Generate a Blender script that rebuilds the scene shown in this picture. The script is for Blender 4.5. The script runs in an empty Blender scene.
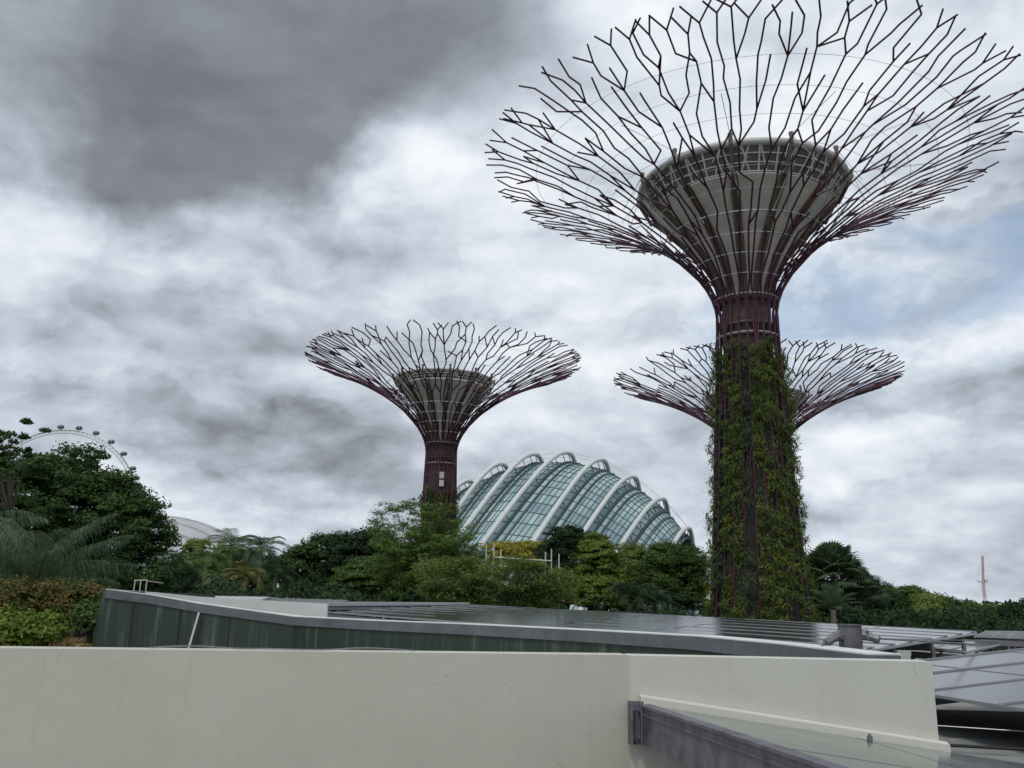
import bpy, math, random
import numpy as np
from mathutils import Vector, Matrix
S = bpy.context.scene
C = S.collection
R_ = math.radians
random.seed(7)
rng = np.random.default_rng(11)

# ------------------------------------------------------------ camera
H = 12.0                                   # eye height above the ground
FPX = 880.0
PITCH = math.atan(216 / FPX); ROLL = R_(1.2)
F = Vector((0, math.cos(PITCH), math.sin(PITCH)))
U0 = Vector((0, -math.sin(PITCH), math.cos(PITCH)))
R0 = Vector((1, 0, 0))
CR = R0 * math.cos(ROLL) + U0 * math.sin(ROLL)
CU = U0 * math.cos(ROLL) - R0 * math.sin(ROLL)
CAM = Vector((0, 0, H))
cd = bpy.data.cameras.new('camera'); cam = bpy.data.objects.new('camera', cd); C.objects.link(cam)
m = Matrix((CR, CU, -F)).transposed().to_4x4(); m.translation = CAM
cam.matrix_world = m
cd.sensor_width = 36; cd.lens = 36 * FPX / 1024; cd.clip_start = 0.05; cd.clip_end = 20000
S.camera = cam
S.render.resolution_x = 1024; S.render.resolution_y = 768

def ray(px, py):
    d = CR * (px - 512) + CU * (384 - py) + F * FPX
    return d / d.y
def P(px, py, Y):
    return CAM + ray(px, py) * Y
def PZ(px, py, drop):                      # point at a given drop below eye level
    d = ray(px, py); return CAM + d * (-drop / d.z)
def mpp(Y): return Y / FPX * 1.0           # metres per pixel near the horizon

# ------------------------------------------------------------ world and sun
SUN_EL, SUN_AZ = R_(58), R_(200)
w = bpy.data.worlds.new('World'); S.world = w; w.use_nodes = True
nt = w.node_tree; nt.nodes.clear()
class NB:
    def __init__(s, nt): s.nt = nt
    def n(s, t, **kw):
        x = s.nt.nodes.new(t)
        for k, v in kw.items():
            if k == 'inp':
                for a, b in v.items():
                    if hasattr(b, 'is_output') : s.nt.links.new(b, x.inputs[a])
                    else: x.inputs[a].default_value = b
            else: setattr(x, k, v)
        return x
    def math(s, op, a, b=0.0, c=0.0, clamp=False):
        return s.n('ShaderNodeMath', operation=op, use_clamp=clamp, inp={0: a, 1: b, 2: c}).outputs[0]
    def vmath(s, op, a, b=(0, 0, 0), out=0):
        return s.n('ShaderNodeVectorMath', operation=op, inp={0: a, 1: b}).outputs[out]
    def mix(s, f, a, b, blend='MIX'):
        x = s.n('ShaderNodeMix', data_type='RGBA', blend_type=blend)
        for i, v in ((0, f), (6, a), (7, b)):
            if hasattr(v, 'is_output'): s.nt.links.new(v, x.inputs[i])
            else: x.inputs[i].default_value = v if i == 0 else (*v, 1)[:4]
        return x.outputs[2]
    def ramp(s, f, stops, interp='EASE'):
        x = s.n('ShaderNodeValToRGB'); s.nt.links.new(f, x.inputs[0])
        r = x.color_ramp; r.interpolation = interp
        while len(r.elements) < len(stops): r.elements.new(0.5)
        for e, (p, c) in zip(r.elements, stops):
            e.position = p; e.color = (*c, 1) if len(c) == 3 else c
        return x.outputs[0]
    def noise(s, vec, scale, detail=6, rough=.55, dist=0., out=0, lac=2.0):
        x = s.n('ShaderNodeTexNoise', inp={'Scale': scale, 'Detail': detail, 'Roughness': rough, 'Distortion': dist, 'Lacunarity': lac})
        s.nt.links.new(vec, x.inputs['Vector']); return x.outputs[out]
b = NB(nt)
sky = b.n('ShaderNodeTexSky', sky_type='NISHITA', sun_disc=False, sun_elevation=SUN_EL, sun_rotation=SUN_AZ)
skyc = b.vmath('SCALE', sky.outputs[0]); skyc.node.inputs[3].default_value = 0.085
tc = b.n('ShaderNodeTexCoord').outputs['Generated']
dirn = b.vmath('NORMALIZE', tc)
sep = b.n('ShaderNodeSeparateXYZ', inp={0: dirn})
dz = b.math('MAXIMUM', sep.outputs[2], 0.0)
den = b.math('ADD', dz, 0.32)
pl = b.n('ShaderNodeCombineXYZ', inp={0: b.math('DIVIDE', sep.outputs[0], den), 1: b.math('DIVIDE', sep.outputs[1], den), 2: 0.0}).outputs[0]
warp = b.noise(pl, 1.1, 3, .5, out=1)
warp = b.vmath('SCALE', b.vmath('SUBTRACT', warp, (.5, .5, .5))); warp.node.inputs[3].default_value = .35
plw = b.vmath('ADD', pl, warp)
big = b.noise(plw, 1.7, 10, .56)
n2 = b.noise(b.vmath('ADD', plw, (7.3, 2.1, 3.3)), 5.2, 8, .55)
puff = b.vmath('MULTIPLY', dirn, (1.0, 1.0, 1.9))
pw = b.vmath('SCALE', b.vmath('SUBTRACT', b.noise(puff, 4.0, 4, .55, out=1), (.5, .5, .5))); pw.node.inputs[3].default_value = .16
puff = b.vmath('ADD', puff, pw)
def cum(off, sc, det=8, ro=.52): return b.noise(b.vmath('ADD', puff, off), sc, det, ro)
e1 = b.math('SUBTRACT', cum((0, 0, 0), 3.6), cum((0, .02, .085), 3.6))          # lit tops, shaded bases
e2 = b.math('SUBTRACT', cum((4, 2, 1), 8.5), cum((4, 2.01, 1.035), 8.5))
relief = b.math('ADD', b.math('MULTIPLY', e1, .62), b.math('MULTIPLY', e2, .55))
n3 = b.noise(b.vmath('ADD', puff, (1.3, 5.1, 9.3)), 4.2, 8, .62)
# named cloud masses, each fixed to a compass direction
wd = b.noise(dirn, 3.4, 6, .58, out=1)
wd = b.vmath('SCALE', b.vmath('SUBTRACT', wd, (.5, .5, .5))); wd.node.inputs[3].default_value = .30
dirw = b.vmath('ADD', dirn, wd)
def blob(px, py, rx, ry, power=.45):
    d = (ray(px, py)).normalized(); rt = d.cross(Vector((0, 0, 1))).normalized(); up = rt.cross(d)
    v = b.vmath('SUBTRACT', dirw, tuple(d))
    a = b.math('MULTIPLY', b.vmath('DOT_PRODUCT', v, tuple(rt), out=1), 880 / rx)
    c = b.math('MULTIPLY', b.vmath('DOT_PRODUCT', v, tuple(up), out=1), 880 / ry)
    q = b.math('ADD', b.math('MULTIPLY', a, a), b.math('MULTIPLY', c, c))
    return b.math('POWER', b.math('SUBTRACT', 1.0, q, clamp=True), power)
v = b.math('MULTIPLY_ADD', big, 0.85, 0.13)
v = b.math('ADD', v, b.math('MULTIPLY_ADD', n2, 0.26, -0.13))
v = b.math('ADD', v, b.math('ADD', relief, 0.0))
for (px, py, rx, ry, k) in ((0, 330, 100, 60, -.05), (190, 455, 260, 60, -.16), (960, 250, 130, 60, -.22),
                            (880, 400, 150, 40, -.10), (10, 110, 90, 220, .12), (430, 250, 260, 90, .08), (750, 110, 330, 190, .20), (860, 465, 130, 50, .16),
                            (900, 330, 240, 60, .12), (560, 380, 180, 110, .06), (230, 300, 130, 80, -.08), (380, 520, 400, 40, .10)):
    v = b.math('ADD', v, b.math('MULTIPLY', blob(px, py, rx, ry), k))
dm_ = b.math('ADD', b.math('ADD', blob(190, 40, 230, 190, 1.3), blob(380, 30, 230, 165, 1.3)), blob(215, 140, 150, 110, 1.3), clamp=True)
dm_ = b.math('MULTIPLY', b.math('SMOOTH_MIN', dm_, 1.0, .3), .82)
v = b.math('ADD', v, b.math('MULTIPLY', dm_, b.math('SUBTRACT', .175, v)))
cloud = b.ramp(v, [(0.05, (.10, .107, .12)), (.22, (.165, .176, .198)), (.38, (.31, .345, .395)), (.54, (.48, .53, .60)), (.68, (.64, .70, .765)), (.88, (.84, .86, .90))], 'LINEAR')
hole = b.math('ADD', b.math('MULTIPLY', blob(890, 300, 260, 90), .30), b.math('MULTIPLY', blob(930, 480, 160, 40), .12))
hm = b.math('MULTIPLY', b.math('SUBTRACT', b.math('ADD', n3, hole), .66), 7.0, clamp=True)
hm = b.math('MULTIPLY', hm, .62)
blue = b.mix(.35, (0.34, 0.49, 0.70), (0.5, 0.5, 0.5)); b.nt.links.new(skyc, blue.node.inputs[7])
col = b.mix(hm, (0, 0, 0), (0, 0, 0)); b.nt.links.new(cloud, col.node.inputs[6]); b.nt.links.new(blue, col.node.inputs[7])
bg = b.n('ShaderNodeBackground', inp={0: col, 1: 1.0})
out = b.n('ShaderNodeOutputWorld', inp={0: bg.outputs[0]})
sl = bpy.data.lights.new('sun', 'SUN'); sl.energy = 1.1; sl.angle = R_(14); sl.color = (1, .95, .88)
so = bpy.data.objects.new('sun', sl); C.objects.link(so)
so.rotation_euler = Vector((math.sin(SUN_AZ) * math.cos(SUN_EL), math.cos(SUN_AZ) * math.cos(SUN_EL), math.sin(SUN_EL))).to_track_quat('Z', 'Y').to_euler()
vs = S.view_settings; vs.view_transform = 'Standard'; vs.look = 'None'; vs.exposure = 0.14; vs.gamma = 1; vs.use_curve_mapping = False
S.render.engine = 'CYCLES'
S.cycles.max_bounces = 6

# ------------------------------------------------------------ materials
def mat(name, col, rough=.6, metal=0., var=.12, vscale=2., bump=0., bscale=20., spec=.5, trans=None, col2=None, stops=None):
    mt = bpy.data.materials.new(name); mt.use_nodes = True
    n = NB(mt.node_tree); p = mt.node_tree.nodes['Principled BSDF']
    co = n.n('ShaderNodeTexCoord').outputs['Object']
    ns = n.noise(co, vscale, 6, .6)
    c2 = col2 or tuple(c * (1 - var * 2.2) for c in col)
    c1 = tuple(min(1, c * (1 + var)) for c in col) if not col2 else col
    n.nt.links.new(n.ramp(ns, [(.3, c2), (.7, c1)], 'LINEAR'), p.inputs['Base Color'])
    rr = n.math('MULTIPLY_ADD', ns, .25, rough - .125, clamp=True)
    n.nt.links.new(rr, p.inputs['Roughness'])
    p.inputs['Metallic'].default_value = metal
    p.inputs['Specular IOR Level'].default_value = spec
    if bump:
        bp = n.n('ShaderNodeBump', inp={'Strength': bump, 'Distance': .02, 'Height': n.noise(co, bscale, 5, .6)})
        n.nt.links.new(bp.outputs[0], p.inputs['Normal'])
    return mt
def leafmat(name, dark, mid, light, yellow=None, trans=.25, vs=.35, k=1.75):
    dark, mid, light = [tuple(q * k for q in c) for c in (dark, mid, light)]
    mt = bpy.data.materials.new(name); mt.use_nodes = True
    n = NB(mt.node_tree); p = mt.node_tree.nodes['Principled BSDF']; o = mt.node_tree.nodes['Material Output']
    rnd = n.n('ShaderNodeNewGeometry').outputs['Random Per Island']
    co = n.n('ShaderNodeTexCoord').outputs['Object']
    f = n.math('ADD', n.math('MULTIPLY', rnd, .55), n.math('MULTIPLY_ADD', n.noise(co, vs, 4, .6), 1.3, -.42), clamp=True)
    st = [(0., dark), (.45, mid), (.85, light)]
    if yellow: st.append((.97, yellow))
    c = n.ramp(f, st, 'LINEAR')
    n.nt.links.new(c, p.inputs['Base Color']); p.inputs['Roughness'].default_value = .65; p.inputs['Specular IOR Level'].default_value = .1
    tr = n.n('ShaderNodeBsdfTranslucent', inp={0: c})
    mx = n.n('ShaderNodeMixShader', inp={0: trans, 1: p.outputs[0], 2: tr.outputs[0]})
    n.nt.links.new(mx.outputs[0], o.inputs[0])
    return mt
M = {}
M['purple'] = mat('purple_steel', (.085, .018, .048), .5, .0, .2, 1.2)
M['purple_grey'] = mat('purple_grey_paint', (.15, .14, .17), .55, 0, .25, 6, .2, 30)
M['brown'] = mat('brown_core', (.15, .105, .08), .7, 0, .3, 2.5, .4, 12)
M['column'] = mat('bronze_column', (.19, .145, .11), .6, 0, .2, 1)
M['cup'] = mat('cup_panel', (.78, .73, .69), .6, 0, .08, .6)
M['whitesteel'] = mat('white_steel', (.62, .62, .60), .45, 0, .08, 1)
M['cable'] = mat('cable_steel', (.45, .46, .47), .4, .3, .05, 1)
M['band'] = mat('band_grey', (.16, .16, .16), .6, 0, .15, 1)
M['dark'] = mat('dark_void', (.03, .03, .032), .8, 0, .1, 1)
M['arch'] = mat('arch_white', (.72, .73, .72), .4, 0, .05, .05)
M['mullion'] = mat('mullion_grey', (.10, .14, .15), .5, 0, .1, .5)
M['arch_band'] = mat('arch_band_dark', (.05, .075, .08), .5, 0, .1, .5)
M['bark'] = mat('bark', (.12, .095, .07), .85, 0, .25, 3, .5, 15)
M['palebark'] = mat('pale_bark', (.30, .27, .22), .85, 0, .2, 3, .4, 15)
M['soil'] = mat('dry_soil', (.10, .07, .052), .95, 0, .3, 6, .8, 40)
M['frame'] = mat('aluminium_frame', (.42, .43, .44), .45, .3, .05, 2)
M['rack'] = mat('rack_steel', (.22, .22, .23), .5, .3, .1, 3)
M['roofgrey'] = mat('roof_grey', (.26, .27, .26), .85, 0, .15, 1.2)
M['paleroof'] = mat('pale_roof', (.50, .51, .52), .5, 0, .08, .1)
M['capgrey'] = mat('coping_grey', (.15, .155, .17), .5, 0, .15, 3)
M['white'] = mat('white_paint', (.74, .75, .72), .6, 0, .06, 2, .1, 20)
M['red'] = mat('crane_red', (.50, .16, .13), .5, 0, .1, 1)
M['concrete'] = mat('concrete', (.30, .29, .27), .8, 0, .15, 1, .2, 20)
M['tile'] = mat('deck_tile', (.25, .24, .22), .8, 0, .15, 2)
M['grass'] = mat('lawn', (.05, .085, .03), .9, 0, .25, .3, col2=(.035, .06, .02))
M['capsule'] = mat('capsule_glass', (.12, .14, .17), .2, 0, .1, 1)

def wall_mat(k=1.):
    mt = bpy.data.materials.new('cream_render'); mt.use_nodes = True
    n = NB(mt.node_tree); p = mt.node_tree.nodes['Principled BSDF']
    co = n.n('ShaderNodeTexCoord').outputs['Object']
    a = n.noise(co, 1.1, 7, .65); g = n.noise(co, 60, 4, .6)
    c = n.ramp(a, [(.3, (.53, .525, .445)), (.7, (.58, .575, .49))], 'LINEAR')
    # thin stains where rain ran down
    mp = n.n('ShaderNodeMapping', inp={0: co}); mp.inputs['Scale'].default_value = (9, 9, .5)
    st = n.noise(mp.outputs[0], 1.5, 5, .6)
    f = n.ramp(st, [(.55, (0, 0, 0)), (.75, (1, 1, 1))], 'LINEAR')
    sx = n.math('MULTIPLY', f, .22)
    c2 = n.mix(0., (0, 0, 0), (.42, .41, .34)); n.nt.links.new(c, c2.node.inputs[6]); n.nt.links.new(sx, c2.node.inputs[0])
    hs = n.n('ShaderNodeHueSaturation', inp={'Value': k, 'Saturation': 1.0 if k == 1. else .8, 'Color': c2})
    n.nt.links.new(hs.outputs[0], p.inputs['Base Color']); p.inputs['Roughness'].default_value = .62
    vor = n.n('ShaderNodeTexVoronoi', feature='DISTANCE_TO_EDGE', inp={'Scale': 1.3}); wv = n.vmath('ADD', co, n.vmath('MULTIPLY', n.noise(co, 5, 5, .6, out=1), (.22, .22, .22))); n.nt.links.new(wv, vor.inputs['Vector'])
    cmask = n.math('MULTIPLY', n.math('LESS_THAN', vor.outputs['Distance'], .0035), n.math('GREATER_THAN', n.noise(co, 1.6, 3, .5), .64))
    vb = n.n('ShaderNodeTexVoronoi', feature='F1', inp={'Scale': 2.3}); n.nt.links.new(co, vb.inputs['Vector'])
    bl_ = n.math('MULTIPLY', n.math('SUBTRACT', 1.0, n.math('MULTIPLY', vb.outputs['Distance'], 18), clamp=True), .5)
    hc = n.mix(0., (0, 0, 0), (.22, .21, .18)); n.nt.links.new(hs.outputs[0], hc.node.inputs[6]); n.nt.links.new(n.math('MULTIPLY', cmask, .35), hc.node.inputs[0]); n.nt.links.new(hc, p.inputs['Base Color'])
    h = n.math('ADD', n.math('ADD', n.math('MULTIPLY', g, .2), bl_), n.noise(co, 3.0, 5, .6))
    bp = n.n('ShaderNodeBump', inp={'Strength': .22, 'Distance': .03, 'Height': h})
    n.nt.links.new(bp.outputs[0], p.inputs['Normal'])
    return mt
M['cream'] = wall_mat()
M['creamlit'] = wall_mat(1.13)  # paler copy of the cream: the return wall's brighter facing put into its colour
def greenwall_mat():
    mt = bpy.data.materials.new('dark_green_panel'); mt.use_nodes = True
    n = NB(mt.node_tree); p = mt.node_tree.nodes['Principled BSDF']
    co = n.n('ShaderNodeTexCoord').outputs['Object']
    mp = n.n('ShaderNodeMapping', inp={0: co}); mp.inputs['Scale'].default_value = (5, 5, .25)
    st = n.noise(mp.outputs[0], 1.6, 6, .62)
    c = n.ramp(st, [(.25, (.020, .035, .024)), (.55, (.034, .055, .038)), (.66, (.10, .125, .11)), (.8, (.20, .22, .21))], 'LINEAR')
    n.nt.links.new(c, p.inputs['Base Color']); p.inputs['Roughness'].default_value = .4
    return mt
M['greenwall'] = greenwall_mat()
def pv_mat():
    mt = bpy.data.materials.new('solar_cells'); mt.use_nodes = True
    n = NB(mt.node_tree); p = mt.node_tree.nodes['Principled BSDF']
    co = n.n('ShaderNodeTexCoord').outputs['Object']
    ns = n.noise(co, 3, 5, .6)
    n.nt.links.new(n.ramp(ns, [(.3, (.035, .037, .046)), (.7, (.06, .062, .074))], 'LINEAR'), p.inputs['Base Color'])
    n.nt.links.new(n.math('MULTIPLY_ADD', ns, .10, .09), p.inputs['Roughness'])
    p.inputs['IOR'].default_value = 1.4
    return mt
M['pv'] = pv_mat()
def skyglass_mat():
    mt = bpy.data.materials.new('roof_glass'); mt.use_nodes = True
    n = NB(mt.node_tree); p = mt.node_tree.nodes['Principled BSDF']
    co = n.n('ShaderNodeTexCoord').outputs['Object']
    ns = n.noise(co, 2.2, 6, .65)
    n.nt.links.new(n.ramp(ns, [(.3, (.065, .085, .085)), (.7, (.13, .155, .15))], 'LINEAR'), p.inputs['Base Color'])
    n.nt.links.new(n.math('MULTIPLY_ADD', ns, .25, .02), p.inputs['Roughness'])
    p.inputs['IOR'].default_value = 1.55
    return mt
M['roofglass'] = skyglass_mat()
def domeglass_mat():
    mt = bpy.data.materials.new('dome_glass'); mt.use_nodes = True
    n = NB(mt.node_tree); p = mt.node_tree.nodes['Principled BSDF']
    rnd = n.n('ShaderNodeNewGeometry').outputs['Random Per Island']
    co = n.n('ShaderNodeTexCoord').outputs['Object']
    ns = n.noise(co, .07, 5, .6)
    f = n.math('ADD', n.math('MULTIPLY', rnd, .16), n.math('MULTIPLY', ns, .84))
    n.nt.links.new(n.ramp(f, [(.3, (.15, .22, .26)), (.5, (.30, .44, .46)), (.68, (.50, .66, .63))], 'LINEAR'), p.inputs['Base Color'])
    p.inputs['Roughness'].default_value = .12; p.inputs['IOR'].default_value = 1.5
    return mt
M['domeglass'] = domeglass_mat()
L = {}
L['dark'] = leafmat('leaf_dark', (.012, .024, .010), (.026, .052, .018), (.055, .095, .028))
L['deep'] = leafmat('leaf_deep', (.008, .016, .009), (.018, .034, .016), (.035, .06, .024))
L['mid'] = leafmat('leaf_mid', (.020, .038, .012), (.045, .078, .022), (.085, .13, .035))
L['lime'] = leafmat('leaf_lime', (.03, .05, .012), (.075, .11, .022), (.14, .17, .035))
L['olive'] = leafmat('leaf_olive', (.036, .056, .016), (.085, .118, .028), (.14, .17, .045))
L['feather'] = leafmat('leaf_feather', (.034, .062, .020), (.072, .12, .030), (.12, .175, .045))
L['yellow'] = leafmat('leaf_yellow', (.06, .075, .015), (.15, .15, .025), (.26, .22, .035))
L['palm'] = leafmat('leaf_palm', (.022, .04, .022), (.045, .075, .038), (.09, .13, .065))
L['bluepalm'] = leafmat('leaf_bluepalm', (.018, .032, .02), (.04, .068, .038), (.10, .14, .075))
L['yellowpalm'] = leafmat('leaf_yellowpalm', (.03, .04, .012), (.07, .075, .02), (.14, .12, .035))
L['croton'] = leafmat('leaf_croton', (.025, .045, .014), (.06, .075, .02), (.12, .07, .03), (.20, .10, .05), vs=2.5)
L['chart'] = leafmat('leaf_chartreuse', (.03, .055, .014), (.075, .11, .02), (.14, .165, .03), vs=3)
L['vine'] = leafmat('leaf_vine', (.015, .025, .01), (.05, .075, .016), (.10, .13, .025), (.24, .22, .05), vs=.8)
L['vinelime'] = leafmat('leaf_vine_lime', (.02, .035, .01), (.07, .10, .018), (.14, .17, .028), (.29, .26, .06), vs=.8)
L['vinegrey'] = leafmat('leaf_vine_grey', (.018, .026, .016), (.035, .05, .028), (.06, .08, .04), vs=.8)
L['dry'] = leafmat('leaf_dry', (.08, .06, .025), (.16, .12, .05), (.25, .2, .08))

# ------------------------------------------------------------ object helpers
def mesh_obj(name, V, Fc, mt, parent=None, smooth=False):
    me = bpy.data.meshes.new(name)
    if isinstance(V, np.ndarray) and isinstance(Fc, np.ndarray):
        nv, nf, k = len(V), len(Fc), Fc.shape[1]
        me.vertices.add(nv); me.vertices.foreach_set('co', V.astype(np.float32).ravel())
        me.loops.add(nf * k); me.loops.foreach_set('vertex_index', Fc.astype(np.int32).ravel())
        me.polygons.add(nf); me.polygons.foreach_set('loop_start', np.arange(0, nf * k, k, dtype=np.int32))
        me.update(calc_edges=True)
    else:
        me.from_pydata([tuple(x) for x in V], [], [tuple(x) for x in Fc]); me.update()
    me.materials.append(mt)
    if smooth: me.polygons.foreach_set('use_smooth', [True] * len(me.polygons))
    o = bpy.data.objects.new(name, me); C.objects.link(o)
    if parent: o.parent = parent
    return o
def tag(o, label=None, cat=None, group=None, kind=None):
    if label: o['label'] = label
    if cat: o['category'] = cat
    if group: o['group'] = group
    if kind: o['kind'] = kind
    return o
def thing(name, label, cat, loc=(0, 0, 0), group=None, rz=0):
    o = bpy.data.objects.new(name, None); C.objects.link(o); o.location = loc; o.rotation_euler.z = rz
    o.empty_display_size = .1
    return tag(o, label, cat, group)
class MB:
    def __init__(s): s.v = []; s.f = []
    def quad(s, a, b_, c, d):
        i = len(s.v); s.v += [tuple(a), tuple(b_), tuple(c), tuple(d)]; s.f.append((i, i + 1, i + 2, i + 3))
    def hexa(s, bot, top):                     # 4 bottom points, 4 top points
        i = len(s.v); s.v += [tuple(p) for p in bot] + [tuple(p) for p in top]
        for f in ((3, 2, 1, 0), (4, 5, 6, 7), (0, 1, 5, 4), (1, 2, 6, 5), (2, 3, 7, 6), (3, 0, 4, 7)): s.f.append(tuple(i + k for k in f))
    def box(s, c, d, rz=0.):
        c = Vector(c); x = Vector((math.cos(rz), math.sin(rz), 0)) * d[0] / 2; y = Vector((-math.sin(rz), math.cos(rz), 0)) * d[1] / 2; z = Vector((0, 0, d[2] / 2))
        s.hexa([c - x - y - z, c + x - y - z, c + x + y - z, c - x + y - z], [c - x - y + z, c + x - y + z, c + x + y + z, c - x + y + z])
    def beam(s, a, b_, wd, hg, up=Vector((0, 0, 1))):
        a = Vector(a); b_ = Vector(b_); d = (b_ - a).normalized(); sd = d.cross(up)
        if sd.length < 1e-4: sd = d.cross(Vector((1, 0, 0)))
        sd.normalize(); u = sd.cross(d)
        sd *= wd / 2; u = u * hg / 2
        s.hexa([a - sd - u, a + sd - u, b_ + sd - u, b_ - sd - u], [a - sd + u, a + sd + u, b_ + sd + u, b_ - sd + u])
    def tube(s, pts, rad, n=6, closed=False):
        pts = [Vector(p) for p in pts]; k = len(pts)
        rads = rad if hasattr(rad, '__len__') else [rad] * k
        i0 = len(s.v); up = None
        for j, p in enumerate(pts):
            if closed: t = pts[(j + 1) % k] - pts[j - 1]
            else: t = pts[min(j + 1, k - 1)] - pts[max(j - 1, 0)]
            t.normalize()
            if up is None: up = t.orthogonal().normalized()
            up = (up - t * up.dot(t))
            up = up.normalized() if up.length > 1e-5 else t.orthogonal().normalized()
            sd = t.cross(up)
            for q in range(n):
                a = 2 * math.pi * q / n
                s.v.append(tuple(p + (up * math.cos(a) + sd * math.sin(a)) * rads[j]))
        for j in range(k if closed else k - 1):
            for q in range(n):
                a = i0 + j * n + q; b2 = i0 + j * n + (q + 1) % n
                c = i0 + ((j + 1) % k) * n + (q + 1) % n; d = i0 + ((j + 1) % k) * n + q
                s.f.append((a, b2, c, d))
        if not closed:
            s.f.append(tuple(i0 + q for q in range(n))[::-1]); s.f.append(tuple(i0 + (k - 1) * n + q for q in range(n)))
    def rev(s, prof, n=48, c=(0, 0, 0), a0=0., a1=2 * math.pi):   # surface of revolution, prof = [(r,z)]
        i0 = len(s.v); full = abs(a1 - a0 - 2 * math.pi) < 1e-6; m_ = n if full else n + 1
        for r, z in prof:
            for q in range(m_):
                a = a0 + (a1 - a0) * q / n; s.v.append((c[0] + r * math.cos(a), c[1] + r * math.sin(a), c[2] + z))
        for j in range(len(prof) - 1):
            for q in range(n):
                q2 = (q + 1) % m_
                s.f.append((i0 + j * m_ + q, i0 + j * m_ + q2, i0 + (j + 1) * m_ + q2, i0 + (j + 1) * m_ + q))
    def build(s, name, mt, parent=None, smooth=False):
        return mesh_obj(name, s.v, s.f, mt, parent, smooth)

def leaves(cent, nrm, size, aspect=.5, axis=None, fold=True):
    """cent (n,3), nrm (n,3) approximate normals -> pointed quads"""
    n = len(cent); nrm = nrm / (np.linalg.norm(nrm, axis=1, keepdims=True) + 1e-9)
    a = rng.normal(size=(n, 3)) if axis is None else axis
    a = a - nrm * (a * nrm).sum(1, keepdims=True); a /= (np.linalg.norm(a, axis=1, keepdims=True) + 1e-9)
    c = np.cross(nrm, a)
    sz = (size * (0.6 + .8 * rng.random(n)))[:, None] if not hasattr(size, 'shape') else size[:, None]
    V = np.empty((n, 4, 3))
    V[:, 0] = cent - a * sz * .5; V[:, 1] = cent + c * sz * aspect * .5 - a * sz * .08
    V[:, 2] = cent + a * sz * .5; V[:, 3] = cent - c * sz * aspect * .5 - a * sz * .08
    return V.reshape(-1, 3), np.arange(n * 4).reshape(n, 4)

# ------------------------------------------------------------ trees
def clump_cloud(lumps, ncl, clr, per, lsize, flat=.7, inner=.25, aspect=.5, upbias=.3):
    """lumps: list of (centre, (rx,ry,rz)). returns leaf arrays and clump centres"""
    vol = np.array([l[1][0] * l[1][1] + l[1][0] * l[1][2] for l in lumps]); vol = vol / vol.sum()
    idx = rng.choice(len(lumps), ncl, p=vol)
    d = rng.normal(size=(ncl, 3)); d /= np.linalg.norm(d, axis=1, keepdims=True)
    d[:, 2] = np.where(d[:, 2] < -.75, -d[:, 2], d[:, 2])
    rr = np.where(rng.random(ncl) < inner, rng.random(ncl) ** .5 * .8, .82 + .26 * rng.random(ncl))
    cc = np.array([lumps[i][0] for i in idx]) + d * rr[:, None] * np.array([lumps[i][1] for i in idx])
    k = rng.integers(int(per * .5), int(per * 1.5), ncl); ii = np.repeat(np.arange(ncl), k); n = len(ii)
    cs = clr * (.6 + .8 * rng.random(ncl))
    e = rng.normal(size=(n, 3)); e /= np.linalg.norm(e, axis=1, keepdims=True)
    e[:, 2] = np.where(e[:, 2] < -.2, e[:, 2] * .3, e[:, 2])
    er = rng.random(n) ** .4
    pos = cc[ii] + e * (er * cs[ii])[:, None] * np.array([1, 1, flat])
    nr = e * .8 + d[ii] * .4 + rng.normal(size=(n, 3)) * .55 + np.array([0, 0, upbias])
    return pos, nr, cc
def tree(name, label, cat, lumps_px, Y, leaf, ncl=120, clr=.9, per=70, lsize=.32, trunk=.22, group=None, flat=.7, inner=.3, depthk=1., bark='bark', aspect=.5, base=None, limbs=14, dY=0, maxr=99):
    lumps = []
    for (px, py, rx, rz) in lumps_px:
        c = P(px, py, Y); k = mpp(Y); ry = min((rx * .8 + rz * .2) * k * depthk, maxr)
        lumps.append((np.array((c.x, c.y + random.uniform(-.4, .4) * ry, c.z)), (rx * k, ry, rz * k)))
    cx = np.mean([l[0] for l in lumps], axis=0)
    bx = base if base else (cx[0], cx[1], 0.)
    root = thing(name, label, cat, bx, group)
    off = np.array(bx)
    pos, nr, cc = clump_cloud(lumps, int(ncl * 1.7), clr * .85, per * 1.35, lsize, flat, inner)
    V, Fc = leaves(pos - off, nr, lsize * .82, aspect)
    mesh_obj('crown', V, Fc, L[leaf], root)
    t = MB(); top = Vector(cx - off); zlow = min(l[0][2] - l[1][2] for l in lumps) - bx[2]
    fork = Vector((random.uniform(-.3, .3), random.uniform(-.3, .3), max(zlow * .9, top.z * .35)))
    t.tube([(0, 0, 0), fork * .5 + Vector((random.uniform(-.2, .2), 0, 0)), fork], [trunk * 1.3, trunk * 1.05, trunk * .9], 8)
    sel = rng.choice(len(cc), min(limbs, len(cc)), replace=False)
    for i in sel:
        e = Vector(cc[i] - off); mid = fork.lerp(e, .5) + Vector((random.uniform(-.4, .4), random.uniform(-.4, .4), random.uniform(.1, .6)))
        t.tube([fork, fork.lerp(mid, .5), mid, e], [trunk * .5, trunk * .4, trunk * .25, trunk * .07], 5)
    t.build('trunk', M[bark], root, True)
    return root

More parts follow.
